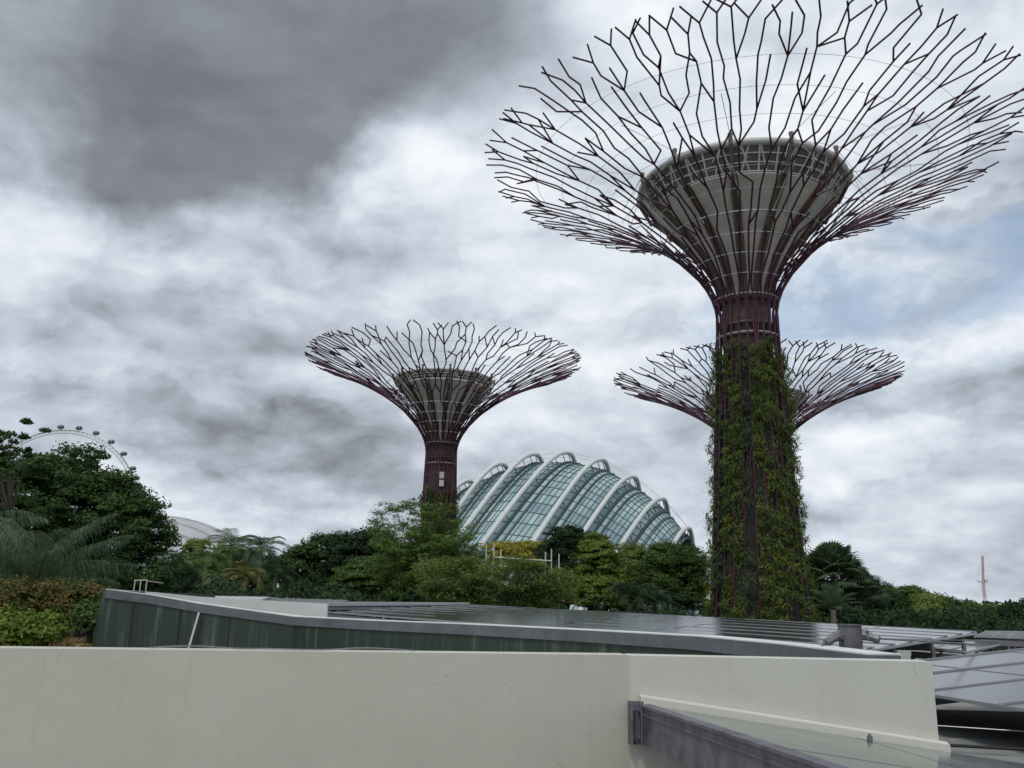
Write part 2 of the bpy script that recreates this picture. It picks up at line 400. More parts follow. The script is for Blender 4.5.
def frond_arrays(base, az, elev, length, droop, leaflet, n=26, width=.05, ldroop=.5, twist=0.):
    """one pinnate frond: returns V,F arrays of leaflets (quads) and rachis points"""
    h = np.array([math.cos(az), math.sin(az), 0.]); up = np.array([0, 0, 1.]); side = np.array([-math.sin(az), math.cos(az), 0])
    pts = []; p = np.array(base, float); a = elev; st = length / n
    V = []
    for i in range(n + 1):
        t = i / n; pts.append(tuple(p)); d = h * math.cos(a) + up * math.sin(a); nn = -h * math.sin(a) + up * math.cos(a)
        if t > .12:
            ll = leaflet * (math.sin(math.pi * min(1, .12 + t * .93)) ** .6) * random.uniform(.85, 1.1)
            for sg in (-1, 1):
                q = side * sg * .8 + d * .75 + nn * .15; q /= np.linalg.norm(q)
                tip1 = p + q * ll * .5; tip2 = tip1 + (q - up * ldroop) / np.linalg.norm(q - up * ldroop) * ll * .55
                wv = d * width
                V.append([p - wv * .4, p + wv * .6, tip1 + wv * .6, tip1 - wv * .6]); V.append([tip1 - wv * .6, tip1 + wv * .6, tip2 + wv * .1, tip2 - wv * .1])
        p = p + d * st; a -= droop / n * (0.5 + t)
    return V, pts
def palm(name, label, loc, hgt, nf, length, leaflet, leaf, group=None, droop=1.6, e0=(-.2, 1.35), trunk=.16, width=.06, n=22, ldroop=.5, bark='palebark', cat='palm tree', lean=(0, 0)):
    root = thing(name, label, cat, loc, group)
    V = []; rc = MB(); top = (lean[0], lean[1], hgt)
    for i in range(nf):
        az = i * 2.399 + random.uniform(-.2, .2); e = e0[0] + (e0[1] - e0[0]) * ((i + .5) / nf) ** .9
        q, pts = frond_arrays(top, az, e, length * random.uniform(.8, 1.1), droop * random.uniform(.8, 1.2), leaflet, n, width, ldroop)
        V += q; rc.tube(pts[::3] + [pts[-1]], [.022 * length / 3 * (1 - .8 * k / (len(pts[::3]))) for k in range(len(pts[::3]) + 1)], 4)
    V = np.array(V).reshape(-1, 3); Fc = np.arange(len(V)).reshape(-1, 4)
    mesh_obj('crown', V, Fc, L[leaf], root)
    rc.build('frond_stalk', M['stalk'], root)
    if hgt > .2:
        t = MB(); t.tube([(0, 0, 0), (lean[0] * .3, lean[1] * .3, hgt * .5), top], [trunk * 1.3, trunk, trunk * .9], 8); t.build('trunk', M[bark], root, True)
    return root
def fan_palm(name, label, loc, hgt, nf, rad, leaf, group=None, trunk=.2):
    root = thing(name, label, 'palm tree', loc, group); V = []; rad *= 1.05; st = MB()
    for i in range(nf):
        az = i * 2.399; e = -.35 + 1.85 * ((i + .5) / nf) ** .8
        d = np.array([math.cos(az) * math.cos(e), math.sin(az) * math.cos(e), math.sin(e)])
        base = np.array([0, 0, hgt]); hub = base + d * rad * random.uniform(.45, .6)
        st.tube([tuple(base), tuple(hub)], .03, 4)
        sd = np.cross(d, [0, 0, 1.]); sd /= np.linalg.norm(sd) + 1e-6; u = np.cross(sd, d)
        lr = rad * random.uniform(.42, .55); nb = 22
        tilt = random.uniform(-.4, .4)
        for k in range(nb):
            a = -2.0 + 4.0 * k / (nb - 1)
            q = d * math.cos(a) + (sd * math.cos(tilt) + u * math.sin(tilt)) * math.sin(a); pr = np.cross(q, u); pr /= np.linalg.norm(pr) + 1e-6
            wv = pr * lr * .075; mid = hub + q * lr * .6; tip = hub + q * lr - np.array([0, 0, lr * .22])
            V.append([hub - wv * .2, hub + wv * .2, mid + wv, mid - wv]); V.append([mid - wv, mid + wv, tip + wv * .1, tip - wv * .1])
    V = np.array(V).reshape(-1, 3); Fc = np.arange(len(V)).reshape(-1, 4)
    mesh_obj('crown', V, Fc, L[leaf], root); st.build('frond_stalk', M['bark'], root)
    t = MB(); t.tube([(0, 0, 0), (.1, 0, hgt * .5), (0, 0, hgt)], [trunk * 1.2, trunk, trunk], 8); t.build('trunk', M['bark'], root, True)
    return root
def spray_tree(name, label, Y, limbs_px, base_px, leaf, spray=.9, lsize=.22, per=40, trunk=.14, sub=9, depth=3.5, cat='tree', group=None, basez=0., tw=1.0):
    """open feathery tree: limbs fan out, flat sprays of fine leaves on twigs"""
    b0 = P(base_px, 600, Y); root = thing(name, label, cat, (b0.x, Y, basez), group); off = Vector((b0.x, Y, basez))
    t = MB(); pos = []; nr = []; ax = []
    for (px, py) in limbs_px:
        e = P(px, py, Y) - off; e.y += random.uniform(-depth, depth)
        s = Vector((random.uniform(-.3, .3), random.uniform(-.3, .3), e.z * random.uniform(.05, .3)))
        mid = s.lerp(e, .5) + Vector((-e.x * .18, 0, e.z * .1))
        pts = [s, s.lerp(mid, .5) + Vector((-e.x * .05, 0, 0)), mid, mid.lerp(e, .55) + Vector((0, 0, .25)), e]
        t.tube(pts, [trunk, trunk * .7, trunk * .5, trunk * .3, trunk * .1], 5)
        for k in range(sub):
            u = random.uniform(.3, 1.0); x = u * 4; i = min(3, int(x)); p = pts[i].lerp(pts[i + 1], x - i)
            az = random.uniform(0, 2 * math.pi); ln = spray * random.uniform(.6, 1.5) * (1.25 - .6 * u)
            d = Vector((math.cos(az), math.sin(az), random.uniform(.1, .55))).normalized(); q = p + d * ln
            t.tube([p, p.lerp(q, .5) + Vector((0, 0, .06)), q], [trunk * .2, trunk * .14, trunk * .05], 3)
            m_ = int(per * ln / spray); f = rng.random(m_)
            sd = np.array((-math.sin(az), math.cos(az), 0.))
            wob = rng.normal(size=(m_, 3)) * np.array([.10, .10, .07]) * spray * tw
            base = np.array(p) + f[:, None] * np.array(q - p) * 1.08 + sd * ((rng.random(m_) - .5) * spray * .75 * (1 - f * .6))[:, None] + wob
            base[:, 2] -= f ** 2 * .12 * spray
            pos.append(base); nr.append(rng.normal(size=(m_, 3)) * .5 + np.array([0, 0, 1.]))
            sgn = np.sign(rng.random(m_) - .5)[:, None]; ax.append(np.array(d)[None] * .7 + sd[None] * sgn * .7 + rng.normal(size=(m_, 3)) * .25)
    V, Fc = leaves(np.concatenate(pos), np.concatenate(nr), lsize, .28, np.concatenate(ax))
    mesh_obj('crown', V, Fc, L[leaf], root); t.build('trunk', M['palebark'], root, True)
    return root

# ------------------------------------------------------------ the setting
g = MB(); g.quad((-4000, -2000, 0), (4000, -2000, 0), (4000, 9000, 0), (-4000, 9000, 0))
tag(g.build('ground', M['grass']), kind='structure')

# ------------------------------------------------------------ steel tree towers
def steel_tower(label, X, D, h, Rr, rn, rb, zn, cupR, cupz, near, seed, plant_top, ring_r, tub=1.0, equip=False, group='steel tree towers with flared branching canopies'):
    random.seed(seed)
    root = thing('steel_tree_tower', label, 'tower', (X, D, 0), group)
    TH = R_(50)
    def prof(s):
        if s < 0: z = zn * (1 + s); return rn + (rb - rn) * (-s) ** 1.25, z
        th = TH * s
        return rn + (Rr - rn) * (1 - math.cos(th)) / (1 - math.cos(TH)), zn + (h - zn) * (math.sin(th) / math.sin(TH)) ** 1.1
    def pt(s, ph, off=0.):
        r, z = prof(s); return Vector(((r + off) * math.cos(ph), (r + off) * math.sin(ph), z))
    slen = 0.5 * math.pi * (h - zn + Rr) * .55
    N = 24; W = 2 * math.pi / N
    ribs = [MB() for _ in range(N)]
    def rad(s): return (.073 - .016 * max(0, s)) * tub
    def seg(mb, s0, p0, s1, p1):
        k = max(1, int((s1 - s0) / .05)) if s0 < .25 else 1
        mb.tube([pt(s0 + (s1 - s0) * q / k, p0 + (p1 - p0) * q / k) for q in range(k + 1)], [rad(s0 + (s1 - s0) * q / k) for q in range(k + 1)], 5)
    nodes = []                                     # (s, phi, owner)
    for i in range(N):
        mb = ribs[i]; ph0 = i * W
        mb.tube([pt(-1, ph0), pt(-.75, ph0), pt(-.5, ph0), pt(-.25, ph0), pt(-.02, ph0)], .075 * tub, 5)
        sa = random.uniform(.0, .05)
        seg(mb, -.02, ph0, sa, ph0)
        for sg in (-1, 1):
            sb = random.uniform(.15, .21); pb = ph0 + sg * W * .42; seg(mb, sa, ph0, sb, pb)
            sc = random.uniform(.26, .32); pc = ph0 + sg * W * random.uniform(.16, .36); seg(mb, sb, pb, sc, pc)
            nodes.append((sc, pc, i))
    nodes.sort(key=lambda q: q[1])
    rows = [(.40, 0), (.46, 1), (.53, 0), (.59, 1), (.65, 0), (.71, 1), (.765, 0), (.822, 1), (.872, 0), (.922, 1), (.965, 0)]
    for ri, (sr, fork) in enumerate(rows):
        r = prof(sr)[0]; new = []
        if fork:                                   # a row of forks: each node springs from one (or both) of its two neighbours
            n = max(50, int(2 * math.pi * r / .78)); o0 = random.random()
            for k in range(n):
                ph = (k + o0 + random.uniform(-.26, .26)) / n * 2 * math.pi; ss = sr + random.uniform(-.016, .016)
                if random.random() < .03: continue
                c = sorted((abs((ph - q[1] + math.pi) % (2 * math.pi) - math.pi) * r, q) for q in nodes if q[0] < ss - .015)[:3]
                c = [q for q in c if q[0] < 2.0]
                if not c: continue
                pick = [c[0]] if len(c) == 1 or random.random() < .68 else [c[1]]
                if len(c) > 1 and random.random() < .24: pick = c[:2]
                for d, (s0, p0, ow) in pick:
                    dp = (ph - p0 + math.pi) % (2 * math.pi) - math.pi; seg(ribs[ow], s0, p0, ss, p0 + dp)
                new.append((ss, p0 + dp, ow))
        else:                                      # a row of longer members running outward
            for (s0, p0, ow) in nodes:
                if random.random() < (.03 if ri < 7 else .10): continue
                ss = sr + random.uniform(-.022, .022); ph = p0 + random.uniform(-.2, .2) / r
                seg(ribs[ow], s0, p0, ss, ph); new.append((ss, ph, ow))
        nodes = new
    for (s0, p0, ow) in nodes:                     # free forked tips past the last ring
        for sg in ((-1, 1) if random.random() < .75 else (random.choice((-1, 1)),)):
            if random.random() < .8: seg(ribs[ow], s0, p0, min(1.005, s0 + random.uniform(.03, .045)), p0 + sg * random.uniform(.02, .05))
    for i in range(N): ribs[i].build('rib', M['purple'], root)
    # diagonal lattice on the neck
    mb = MB()
    for i in range(6):
        for sg in (-1, 1):
            mb.tube([pt(-.45 + .09 * q, i * 4 * W + sg * W * q * .5, .05) for q in range(6)], .07 * tub, 4)
    mb.build('neck_lattice', M['purple'], root)
    # hoops
    for s in (-.05, .10, .20, .29, .37, .45):
        hb = MB(); hb.tube([pt(s, a * 2 * math.pi / 60, .02) for a in range(60)], .045 * tub, 4, True)
        hb.build('hoop', M['cable'], root)
    for s in (.53, .6, .67, .74, .81, .88):
        hb = MB(); hb.tube([pt(s, a * 2 * math.pi / 72, -.08) for a in range(72)], .016, 3, True)
        hb.build('cable_ring', M['cable'], root)
    # core
    cr = MB(); cr.rev([(rb - .5, 0), (rn * .5 + rb * .5 - .55, zn * .5), (rn - .34, zn * .85), (rn - .38, zn + 1.2)], 32); cr.build('core', M['brown'], root, True)
    zc0, zc1 = zn + 1.0, cupz
    def cup(t): return (rn - .45) + (cupR - rn + .45) * t ** 1.75, zc0 + (zc1 - zc0) * t
    cb = MB(); cb.rev([cup(t / 16) for t in range(17)], 96); co = cb.build('cup', M['cup'], root, True)
    # openings ring at the cup foot
    ob = MB()
    for k in range(20):
        a = k * 2 * math.pi / 20; r = rn - .26
        ob.box((r * math.cos(a), r * math.sin(a), zn - 1.2), (.1, .34, .6), a)
    ob.build('opening', M['dark'], root)
    for zz in (zn - .8, zn - 1.6, zn + .95):
        k_ = MB(); k_.tube([((rn - .2) * math.cos(a * .2094), (rn - .2) * math.sin(a * .2094), zz) for a in range(30)], .1, 5, True); k_.build('collar', M['column'], root)
    # rim: perforated band and round tube
    bh = 1.55 * near + .9 * (1 - near)
    bnd = MB(); fl = .58 * bh; bnd.rev([(cupR - .06, zc1 + .05), (cupR + fl - .06, zc1 + bh)], 96); bnd.build('perforated_band', M['band'], root, True)
    bl = MB(); nb = 72
    for k in range(nb):
        a = 2 * math.pi * k / nb; a2 = a + random.choice((-1, 0, 1)) * 2 * math.pi / nb * .9
        f = lambda an, t: ((cupR + .02 + fl * t) * math.cos(an), (cupR + .02 + fl * t) * math.sin(an), zc1 + .05 + bh * t)
        bl.beam(f(a, 0), f(a2, 1), .11, .05)
    for t in (.04, .36, .68, .96):
        bl.tube([((cupR + .02 + fl * t) * math.cos(q * .0873), (cupR + .02 + fl * t) * math.sin(q * .0873), zc1 + .05 + bh * t) for q in range(72)], .045, 4, True)
    bl.build('band_lattice', M['cup'], root)
    rt = MB(); rt.tube([((cupR + fl) * math.cos(q * .0873), (cupR + fl) * math.sin(q * .0873), zc1 + bh + .2) for q in range(72)], ring_r, 10, True)
    rt.build('rim_tube', M['whitesteel'], root, True)
    # bronze columns up the cup, brackets over the rim, and stays
    for k in range(12):
        a = (k + .35) * 2 * math.pi / 12
        for da in (-.022, .022):
            c_ = MB(); c_.tube([((cup(t / 10)[0] + .13) * math.cos(a + da * 3 / max(.6, cup(t / 10)[0] / 2)), (cup(t / 10)[0] + .13) * math.sin(a + da * 3 / max(.6, cup(t / 10)[0] / 2)), cup(t / 10)[1]) for t in range(11)], .15, 5)
            c_.build('column', M['column'], root)
        br = MB(); r = cupR + fl + .3; ra_ = cupR + .25
        br.tube([(ra_ * math.cos(a), ra_ * math.sin(a), zc1 - .1), ((r + .05) * math.cos(a), (r + .05) * math.sin(a), zc1 + bh + .2), (r * math.cos(a) * 1.0, r * math.sin(a) * 1.0, zc1 + bh + .75)], [.13, .12, .17], 6)
        br.build('bracket', M['column'], root)
        cb2 = MB()
        for (s_, da) in ((.62, -.13), (.62, .13), (.8, 0.)):
            q = pt(s_, a + da); cb2.tube([(r * math.cos(a), r * math.sin(a), zc1 + bh + .6), tuple(q)], .022, 3)
        q0 = pt(.43, a + .1); q1 = pt(.43, a - .1)
        cb2.tube([(r * math.cos(a), r * math.sin(a), zc1 + .2), tuple(q0)], .05, 4); cb2.tube([(r * math.cos(a), r * math.sin(a), zc1 + .2), tuple(q1)], .05, 4)
        cb2.build('stay_cable', M['cable'], root)
    if equip:
        for zz in (zn - 3.2, zn - 4.2):
            eb = MB(); eb.box((.35, -(rn + .28), zz), (.55, .3, .8)); eb.build('equipment_box', M['whitesteel'], root)
    # planted skin: vertical strips of climbing plants with gaps
    NP = 24
    for k in range(NP):
        a0 = (k + random.choice((.02, .02, .14))) * 2 * math.pi / NP; a1 = (k + random.choice((.98, .98, .84))) * 2 * math.pi / NP
        front = math.sin((a0 + a1) / 2) < .35
        zt = plant_top + random.uniform(-1.2, .2); kind = ('vine', 'vine', 'vinegrey', 'vine', 'vinelime')[(k * 3 + k // 4) % 5]
        z0 = 6.0 if near else 8.0
        dens = (210 if near else 26) * (1 if front else .4)
        n = int((zt - z0) * (a1 - a0) * rb * dens)
        zz = z0 + (zt - z0) * rng.random(n); aa = a0 + (a1 - a0) * rng.random(n)
        # patchy: drop leaves in bare patches, hang others in strands
        ph = np.sin(zz * 1.3 + k * 2.1) + np.sin(zz * .47 + k * 5.3) + np.sin(aa * 60) * .4
        keep = (ph > (-.35 if kind == 'vinegrey' else -.85)) | (rng.random(len(zz)) < .08); zz, aa = zz[keep], aa[keep]
        sv = -(1 - zz / zn); r = rn + (rb - rn) * np.clip(-sv, 0, 1) ** 1.25 + .0
        lump = .30 * (np.sin(zz * 2.7 + k) * .5 + np.sin(zz * 7.1 + k * 3) * .5) + .12
        r = r + lump + np.abs(rng.normal(size=len(zz))) * .16
        pos = np.stack([r * np.cos(aa), r * np.sin(aa), zz], 1)
        nr = np.stack([np.cos(aa), np.sin(aa), 0 * aa + .5], 1) + rng.normal(size=(len(zz), 3)) * .5
        ax = np.tile([0, 0, -1.], (len(zz), 1)) + rng.normal(size=(len(zz), 3)) * .45
        V, Fc = leaves(pos, nr, .165 if near else .42, .38, ax)
        mesh_obj('planted_strip', V, Fc, L[kind], root)
        # backing mat
        bk = MB(); bk.rev([(rn + (rb - rn) * (1 - z / zn) ** 1.25 - .13, z) for z in (z0, zt * .6 + z0 * .4, zt - .4)], 3, a0=a0, a1=a1)
        bk.build('plant_mat', M['soil'] if False else M['matgreen'], root)
    return root
M['stalk'] = mat('frond_stalk', (.06, .075, .03), .6, 0, .2, 3)
M['matgreen'] = mat('plant_felt', (.028, .035, .02), .9, 0, .35, 2.5)
steel_tower('largest steel tree tower, nearest, its planted trunk rising right of centre', 16.15, 58, H + 31.2, 18.3, 2.02, 3.85, H + 19.3, 6.2, H + 27.1, 1, 3, H + 17.4, .26)
steel_tower('steel tree tower left of the glass conservatory, its grey cup fully in view', -8.9, 112, H + 30.2, 17.9, 1.95, 3.1, H + 18.2, 5.8, H + 26.6, 0, 5, H + 13.6, .15, 1.3, True)
steel_tower('steel tree tower half hidden behind the trunk of the nearest one', 31.8, 112, H + 28.8, 18.2, 1.95, 3.1, H + 17.0, 5.8, H + 25.2, 0, 9, H + 14.0, .15, 1.3)
random.seed(21)

# ------------------------------------------------------------ glass conservatory
DY = 172.
apex = [(450, 515), (470, 481), (503, 464), (537, 454.5), (570, 453), (604, 460), (635, 477), (664, 499), (689, 528)]
frontw = [34, 52, 62, 74, 82, 78, 78, 76, 56]
con = thing('glass_conservatory', 'domed glass conservatory with white arches behind the trees', 'building', (0, DY, 0))
coff = Vector((0, DY, 0))
UD = Vector((.5, .866, 0))
arcs = []
for (px, py), fw in zip(apex, frontw):
    a = P(px, py, DY) - coff; hgt = a.z; bf = fw / 68 * 122 * mpp(DY) / .5; bb = (12 + fw * .045) * mpp(DY) / .3
    arcs.append((a, hgt, bf, bb))
# pad ends so the shell closes to the ground
def arc_pt(ar, th, inset=0.):
    a, hgt, bf, bb = ar; hh = hgt - inset
    if th < math.pi / 2:                      # front leg: nearly straight, rounding over at the top
        n_ = (1 - th / (math.pi / 2)); n_ = n_ * (.35 + .65 * n_); al = .17
        z = hh * (1 - (math.sqrt(n_ * n_ + al * al) - al) / (math.sqrt(1 + al * al) - al))
        p = Vector((a.x, a.y, 0)) - UD * (bf - inset * .3) * n_; p.z = z
    else:                                     # rear leg drops steeply
        n_ = (th / (math.pi / 2) - 1); c = math.sin(n_ * math.pi / 2)
        p = Vector((a.x, a.y, 0)) + Vector((.3, .95, 0)) * (bb - inset * .8) * (1 - (1 - min(1, n_ * 1.25)) ** 2.2)
        p.z = hh * (1 - n_ ** 2.0)
    return p
for ar in arcs:
    mb = MB(); pts = [arc_pt(ar, math.pi * q / 40) for q in range(41)]
    mb.tube(pts, [.45] * 41, 8); mb.build('arch', M['arch'], con, True)
NT, SUBD = 44, 8
def interp(x):                                # smooth arc parameters between arches
    i = int(min(max(math.floor(x), 0), len(arcs) - 2)); t = x - i
    g_ = lambda k: arcs[min(max(k, 0), len(arcs) - 1)]
    def cr(p0, p1, p2, p3): return .5 * ((2 * p1) + (p2 - p0) * t + (2 * p0 - 5 * p1 + 4 * p2 - p3) * t * t + (3 * p1 - p0 - 3 * p2 + p3) * t ** 3)
    A = [g_(i - 1), g_(i), g_(i + 1), g_(i + 2)]
    return (cr(*[q[0] for q in A]), cr(*[q[1] for q in A]), cr(*[q[2] for q in A]), cr(*[q[3] for q in A]))
grid = []
xs = [k / SUBD for k in range(SUBD * (len(arcs) - 1) + 1)]
for x in xs:
    ar = interp(x); ins = 2.1
    grid.append([arc_pt(ar, math.pi * q / NT, ins) for q in range(NT + 1)])
V = []
for i in range(len(xs) - 1):
    for q in range(NT):
        a_, b_, c_, d_ = grid[i][q], grid[i + 1][q], grid[i + 1][q + 1], grid[i][q + 1]
        V.append([tuple(a_), tuple(b_), tuple(c_), tuple(d_)])
V = np.array(V).reshape(-1, 3); mesh_obj('glazing', V, np.arange(len(V)).reshape(-1, 4), M['domeglass'], con)
mb = MB()
for q in range(1, NT): mb.tube([grid[i][q] for i in range(len(xs))], .11, 4)
for i in range(len(xs)):
    if i % SUBD: mb.tube(grid[i], .10, 4)
mb.build('mullion_grid', M['mullion'], con)
for k in range(len(arcs)):                     # dark bands following the glass beside each arch
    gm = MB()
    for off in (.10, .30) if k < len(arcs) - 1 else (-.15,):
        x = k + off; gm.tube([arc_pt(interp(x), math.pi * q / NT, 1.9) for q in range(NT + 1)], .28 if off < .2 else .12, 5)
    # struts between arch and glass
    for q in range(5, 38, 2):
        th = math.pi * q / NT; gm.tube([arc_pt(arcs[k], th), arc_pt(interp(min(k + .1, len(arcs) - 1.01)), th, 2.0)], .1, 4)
    gm.build('arch_band', M['arch_band'], con)
mb = MB()                                       # thin ridge cables between the arch tops
for k in range(len(arcs) - 1):
    mb.tube([arc_pt(arcs[k], math.pi * .5), arc_pt(arcs[k + 1], math.pi * .5)], .035, 4)
    mb.tube([arc_pt(arcs[k], math.pi * .55), arc_pt(arcs[k + 1], math.pi * .55)], .035, 4)
mb.build('ridge_cable', M['cable'], con)

# ------------------------------------------------------------ far things: wheel, domed roof, crane
WD = 850.; wc = P(55, 507, WD)
wh = thing('observation_wheel', 'giant observation wheel showing its upper arc above the left trees', 'ferris wheel', (wc.x, wc.y, 0)); RW = 75.
wz = wc.z
def wp(r, a, dy=0): return (r * math.sin(a) * 1.03, dy, wz + r * math.cos(a))
mb = MB()
for (r, dy) in ((RW, -1.5), (RW, 1.5), (RW - 3.2, 0)):
    mb.tube([wp(r, a * 2 * math.pi / 112, dy) for a in range(112)], .42, 5, True)
for a in range(112):
    x = a * 2 * math.pi / 112; x2 = (a + .5) * 2 * math.pi / 112
    mb.tube([wp(RW, x, -1.5), wp(RW - 3.2, x2, 0), wp(RW, x + .056, 1.5)], .2, 3)
mb.build('rim', M['whitesteel'], wh)
for k in range(28):
    a = (k + .69) * 2 * math.pi / 28; c = MB(); x, y, z = wp(RW + 3.2, a)
    # cabin: horizontal rounded capsule with hoops
    c.tube([(x - 3.4, y, z), (x - 2.9, y, z), (x - 1.6, y, z), (x, y, z), (x + 1.6, y, z), (x + 2.9, y, z), (x + 3.4, y, z)], [.3, 1.4, 1.95, 2.1, 1.95, 1.4, .3], 10)
    co = c.build('capsule', M['capsule'], wh, True)
    c2 = MB()
    for dx in (-1.1, 1.1): c2.tube([(x + dx, y + 2.25 * math.cos(t * .5236), z + 2.25 * math.sin(t * .5236)) for t in range(12)], .22, 4, True)
    c2.tube([wp(RW, a, 0), wp(RW + 1.4, a, 0)], .5, 4); c2.build('cabin_ring', M['whitesteel'], co)
mb = MB()
for k in range(28):
    a = k * 2 * math.pi / 28; mb.tube([wp(RW, a), (0, 4 if k % 2 else -4, wz)], .09, 3)
mb.build('spoke_cables', M['cable'], wh)
mb = MB(); mb.tube([(0, -9, wz), (0, 9, wz)], 2.0, 10); mb.build('axle', M['whitesteel'], wh)
for sx in (-1, 1):
    for sy in (-1, 1):
        mb = MB(); mb.tube([(sx * 30, sy * 22, 0), (0, sy * 8, wz)], 1.3, 8); mb.build('leg', M['whitesteel'], wh)

q = P(160, 560, 420.); dm = thing('domed_hall', 'low pale domed roof showing beyond the trees on the left', 'building', (q.x, q.y, 0))
hz_ = P(165, 516, 420.).z
mb = MB()
def shell(x, y): return hz_ - .0082 * x * x - .006 * y * y
nx = 24
for (y0, y1, zo) in ((-42, -30, -3.0), (-30.1, -19, -1.5), (-19.1, -6, -.6), (-6.1, 12, 0), (12.1, 42, -1)):
    for i in range(nx):
        for j in range(5):
            xa, xb = -44 + 88 * i / nx, -44 + 88 * (i + 1) / nx; ya, yb = y0 + (y1 - y0) * j / 5, y0 + (y1 - y0) * (j + 1) / 5
            xo = 0
            f = lambda x, y: (x + xo, y, max(3., shell(x, y) + zo))
            g0 = [f(xa, ya), f(xb, ya), f(xb, yb), f(xa, yb)]
            mb.hexa([(p[0], p[1], p[2] - (12 if j == 0 or i in (0, nx - 1) else .9)) for p in g0], g0)
mb.build('roof', M['paleroof'], dm)
mb = MB(); mb.rev([(38, 0), (38, 22)], 32, (0, 0, 0)); mb.build('wall', M['capgrey'], dm)
mb = MB()
for i in range(13): 
    x = -42 + i * 6.5; mb.tube([(x + .5, -42.4, 3), (x + .5, -42.2, shell(x, -42) - 4)], .4, 5)
mb.build('roof_prop', M['whitesteel'], dm)

cq = P(985, 600, 620.); cz = P(984, 559, 620.).z
cr_ = thing('tower_crane', 'slim red and white lattice crane on the right horizon', 'crane', (cq.x, 620, 0))
def lattice(a, bb, wdt, n, name, mt):
    a = Vector(a); bb = Vector(bb); d = (bb - a).normalized(); s1 = d.cross(Vector((0, 1, 0))).normalized() * wdt / 2; s2 = Vector((0, wdt / 2, 0))
    o_ = MB(); cs = [s1 + s2, s1 - s2, -s1 - s2, -s1 + s2]
    for c in cs: o_.tube([a + c, bb + c], .13, 4)
    for i in range(n):
        p = a.lerp(bb, i / n); r = a.lerp(bb, (i + 1) / n)
        for k in range(4): o_.tube([p + cs[k], r + cs[(k + 1) % 4]], .07, 3); o_.tube([p + cs[k], p + cs[(k + 1) % 4]], .07, 3)
    o_.build(name, mt, cr_)
lattice((0, 0, 0), (0, 0, H + 8), 1.3, 12, 'mast', M['whitesteel']); lattice((0, 0, H + 8), (0, 0, cz - 16), 1.3, 5, 'upper_mast', M['red'])
lattice((0, 0, cz - 16), (1.5, 0, cz + 2), 1.0, 10, 'jib', M['red'])
mb = MB(); mb.box((-1.6, 0, cz - 15.5), (3.6, 1.6, 1.0)); mb.box((1.6, -.6, cz - 15), (1.6, 1.6, 2.2)); mb.build('cab', M['whitesteel'], cr_)
mb = MB(); mb.tube([(-4.5, 0, cz - 15), (-2, 0, cz - 6), (1.4, 0, cz + 1)], .1, 3); mb.build('stay_cable', M['cable'], cr_)

# small pale-roofed pavilion right
q = P(1003, 618, 130.); pv_ = thing('pavilion', 'small pale roofed pavilion among the far right trees', 'building', (q.x, 130, 0))
mb = MB(); z = q.z; mb.hexa([(-3, -4, z - .9), (9, -4, z - 1.6), (9, 6, z - 1.6), (-3, 6, z - .9)], [(-3, -4, z + .5), (9, -4, z - .9), (9, 6, z - .7), (-3, 6, z + .8)]); mb.build('roof', M['paleroof'], pv_)
mb = MB(); mb.box((3, 1, (z - 1.8) / 2), (10, 8, z - 1.8)); mb.build('wall', M['concrete'], pv_)

# ------------------------------------------------------------ vegetation
TG = 'leafy trees behind the solar roof'
tree('broadleaf_tree', 'huge dark rounded tree hiding most of the ferris wheel', 'tree', [(30, 525, 78, 60), (92, 532, 52, 52), (72, 479, 36, 32), (105, 512, 30, 30), (116, 507, 30, 30), (142, 535, 24, 34), (130, 565, 40, 46), (40, 482, 34, 26), (155, 592, 20, 28), (60, 580, 80, 30), (-60, 520, 80, 75)], 48, 'dark', 600, .8, 120, .26, .45, TG, inner=.35, limbs=22, maxr=4)
tree('broadleaf_tree', 'sparse tree with rounded leaf clusters poking above the far left edge', 'tree', [(14, 426, 6, 4), (25, 424, 6, 4), (36, 430, 9, 4), (22, 437, 10, 4), (4, 438, 12, 7), (0, 455, 16, 10), (20, 452, 12, 6), (-30, 450, 30, 25), (8, 470, 22, 10)], 41, 'dark', 60, .30, 60, .2, .08, TG, inner=.5, limbs=22, bark='bark')
palm('feather_palm', 'large blue green palm with long drooping fronds by the croton bed', (P(38, 560, 30).x, 30, 0), P(38, 600, 30).z, 26, 4.0, 1.0, 'bluepalm', 'palms', droop=1.05, e0=(.35, 1.35), width=.03, n=56, ldroop=2.4, trunk=.25)
palm('feather_palm', 'blue green palm cut off by the left frame edge', (P(-45, 560, 32).x, 32, 0), P(-45, 560, 32).z, 24, 3.8, 1.0, 'bluepalm', 'palms', droop=1.6, e0=(.1, 1.4), width=.04, n=50, ldroop=1.7)
tree('broadleaf_tree', 'low dark shrub tree right of the huge dark tree', 'tree', [(168, 585, 22, 18), (150, 600, 20, 14)], 58, 'deep', 70, .7, 80, .25, .2, TG)
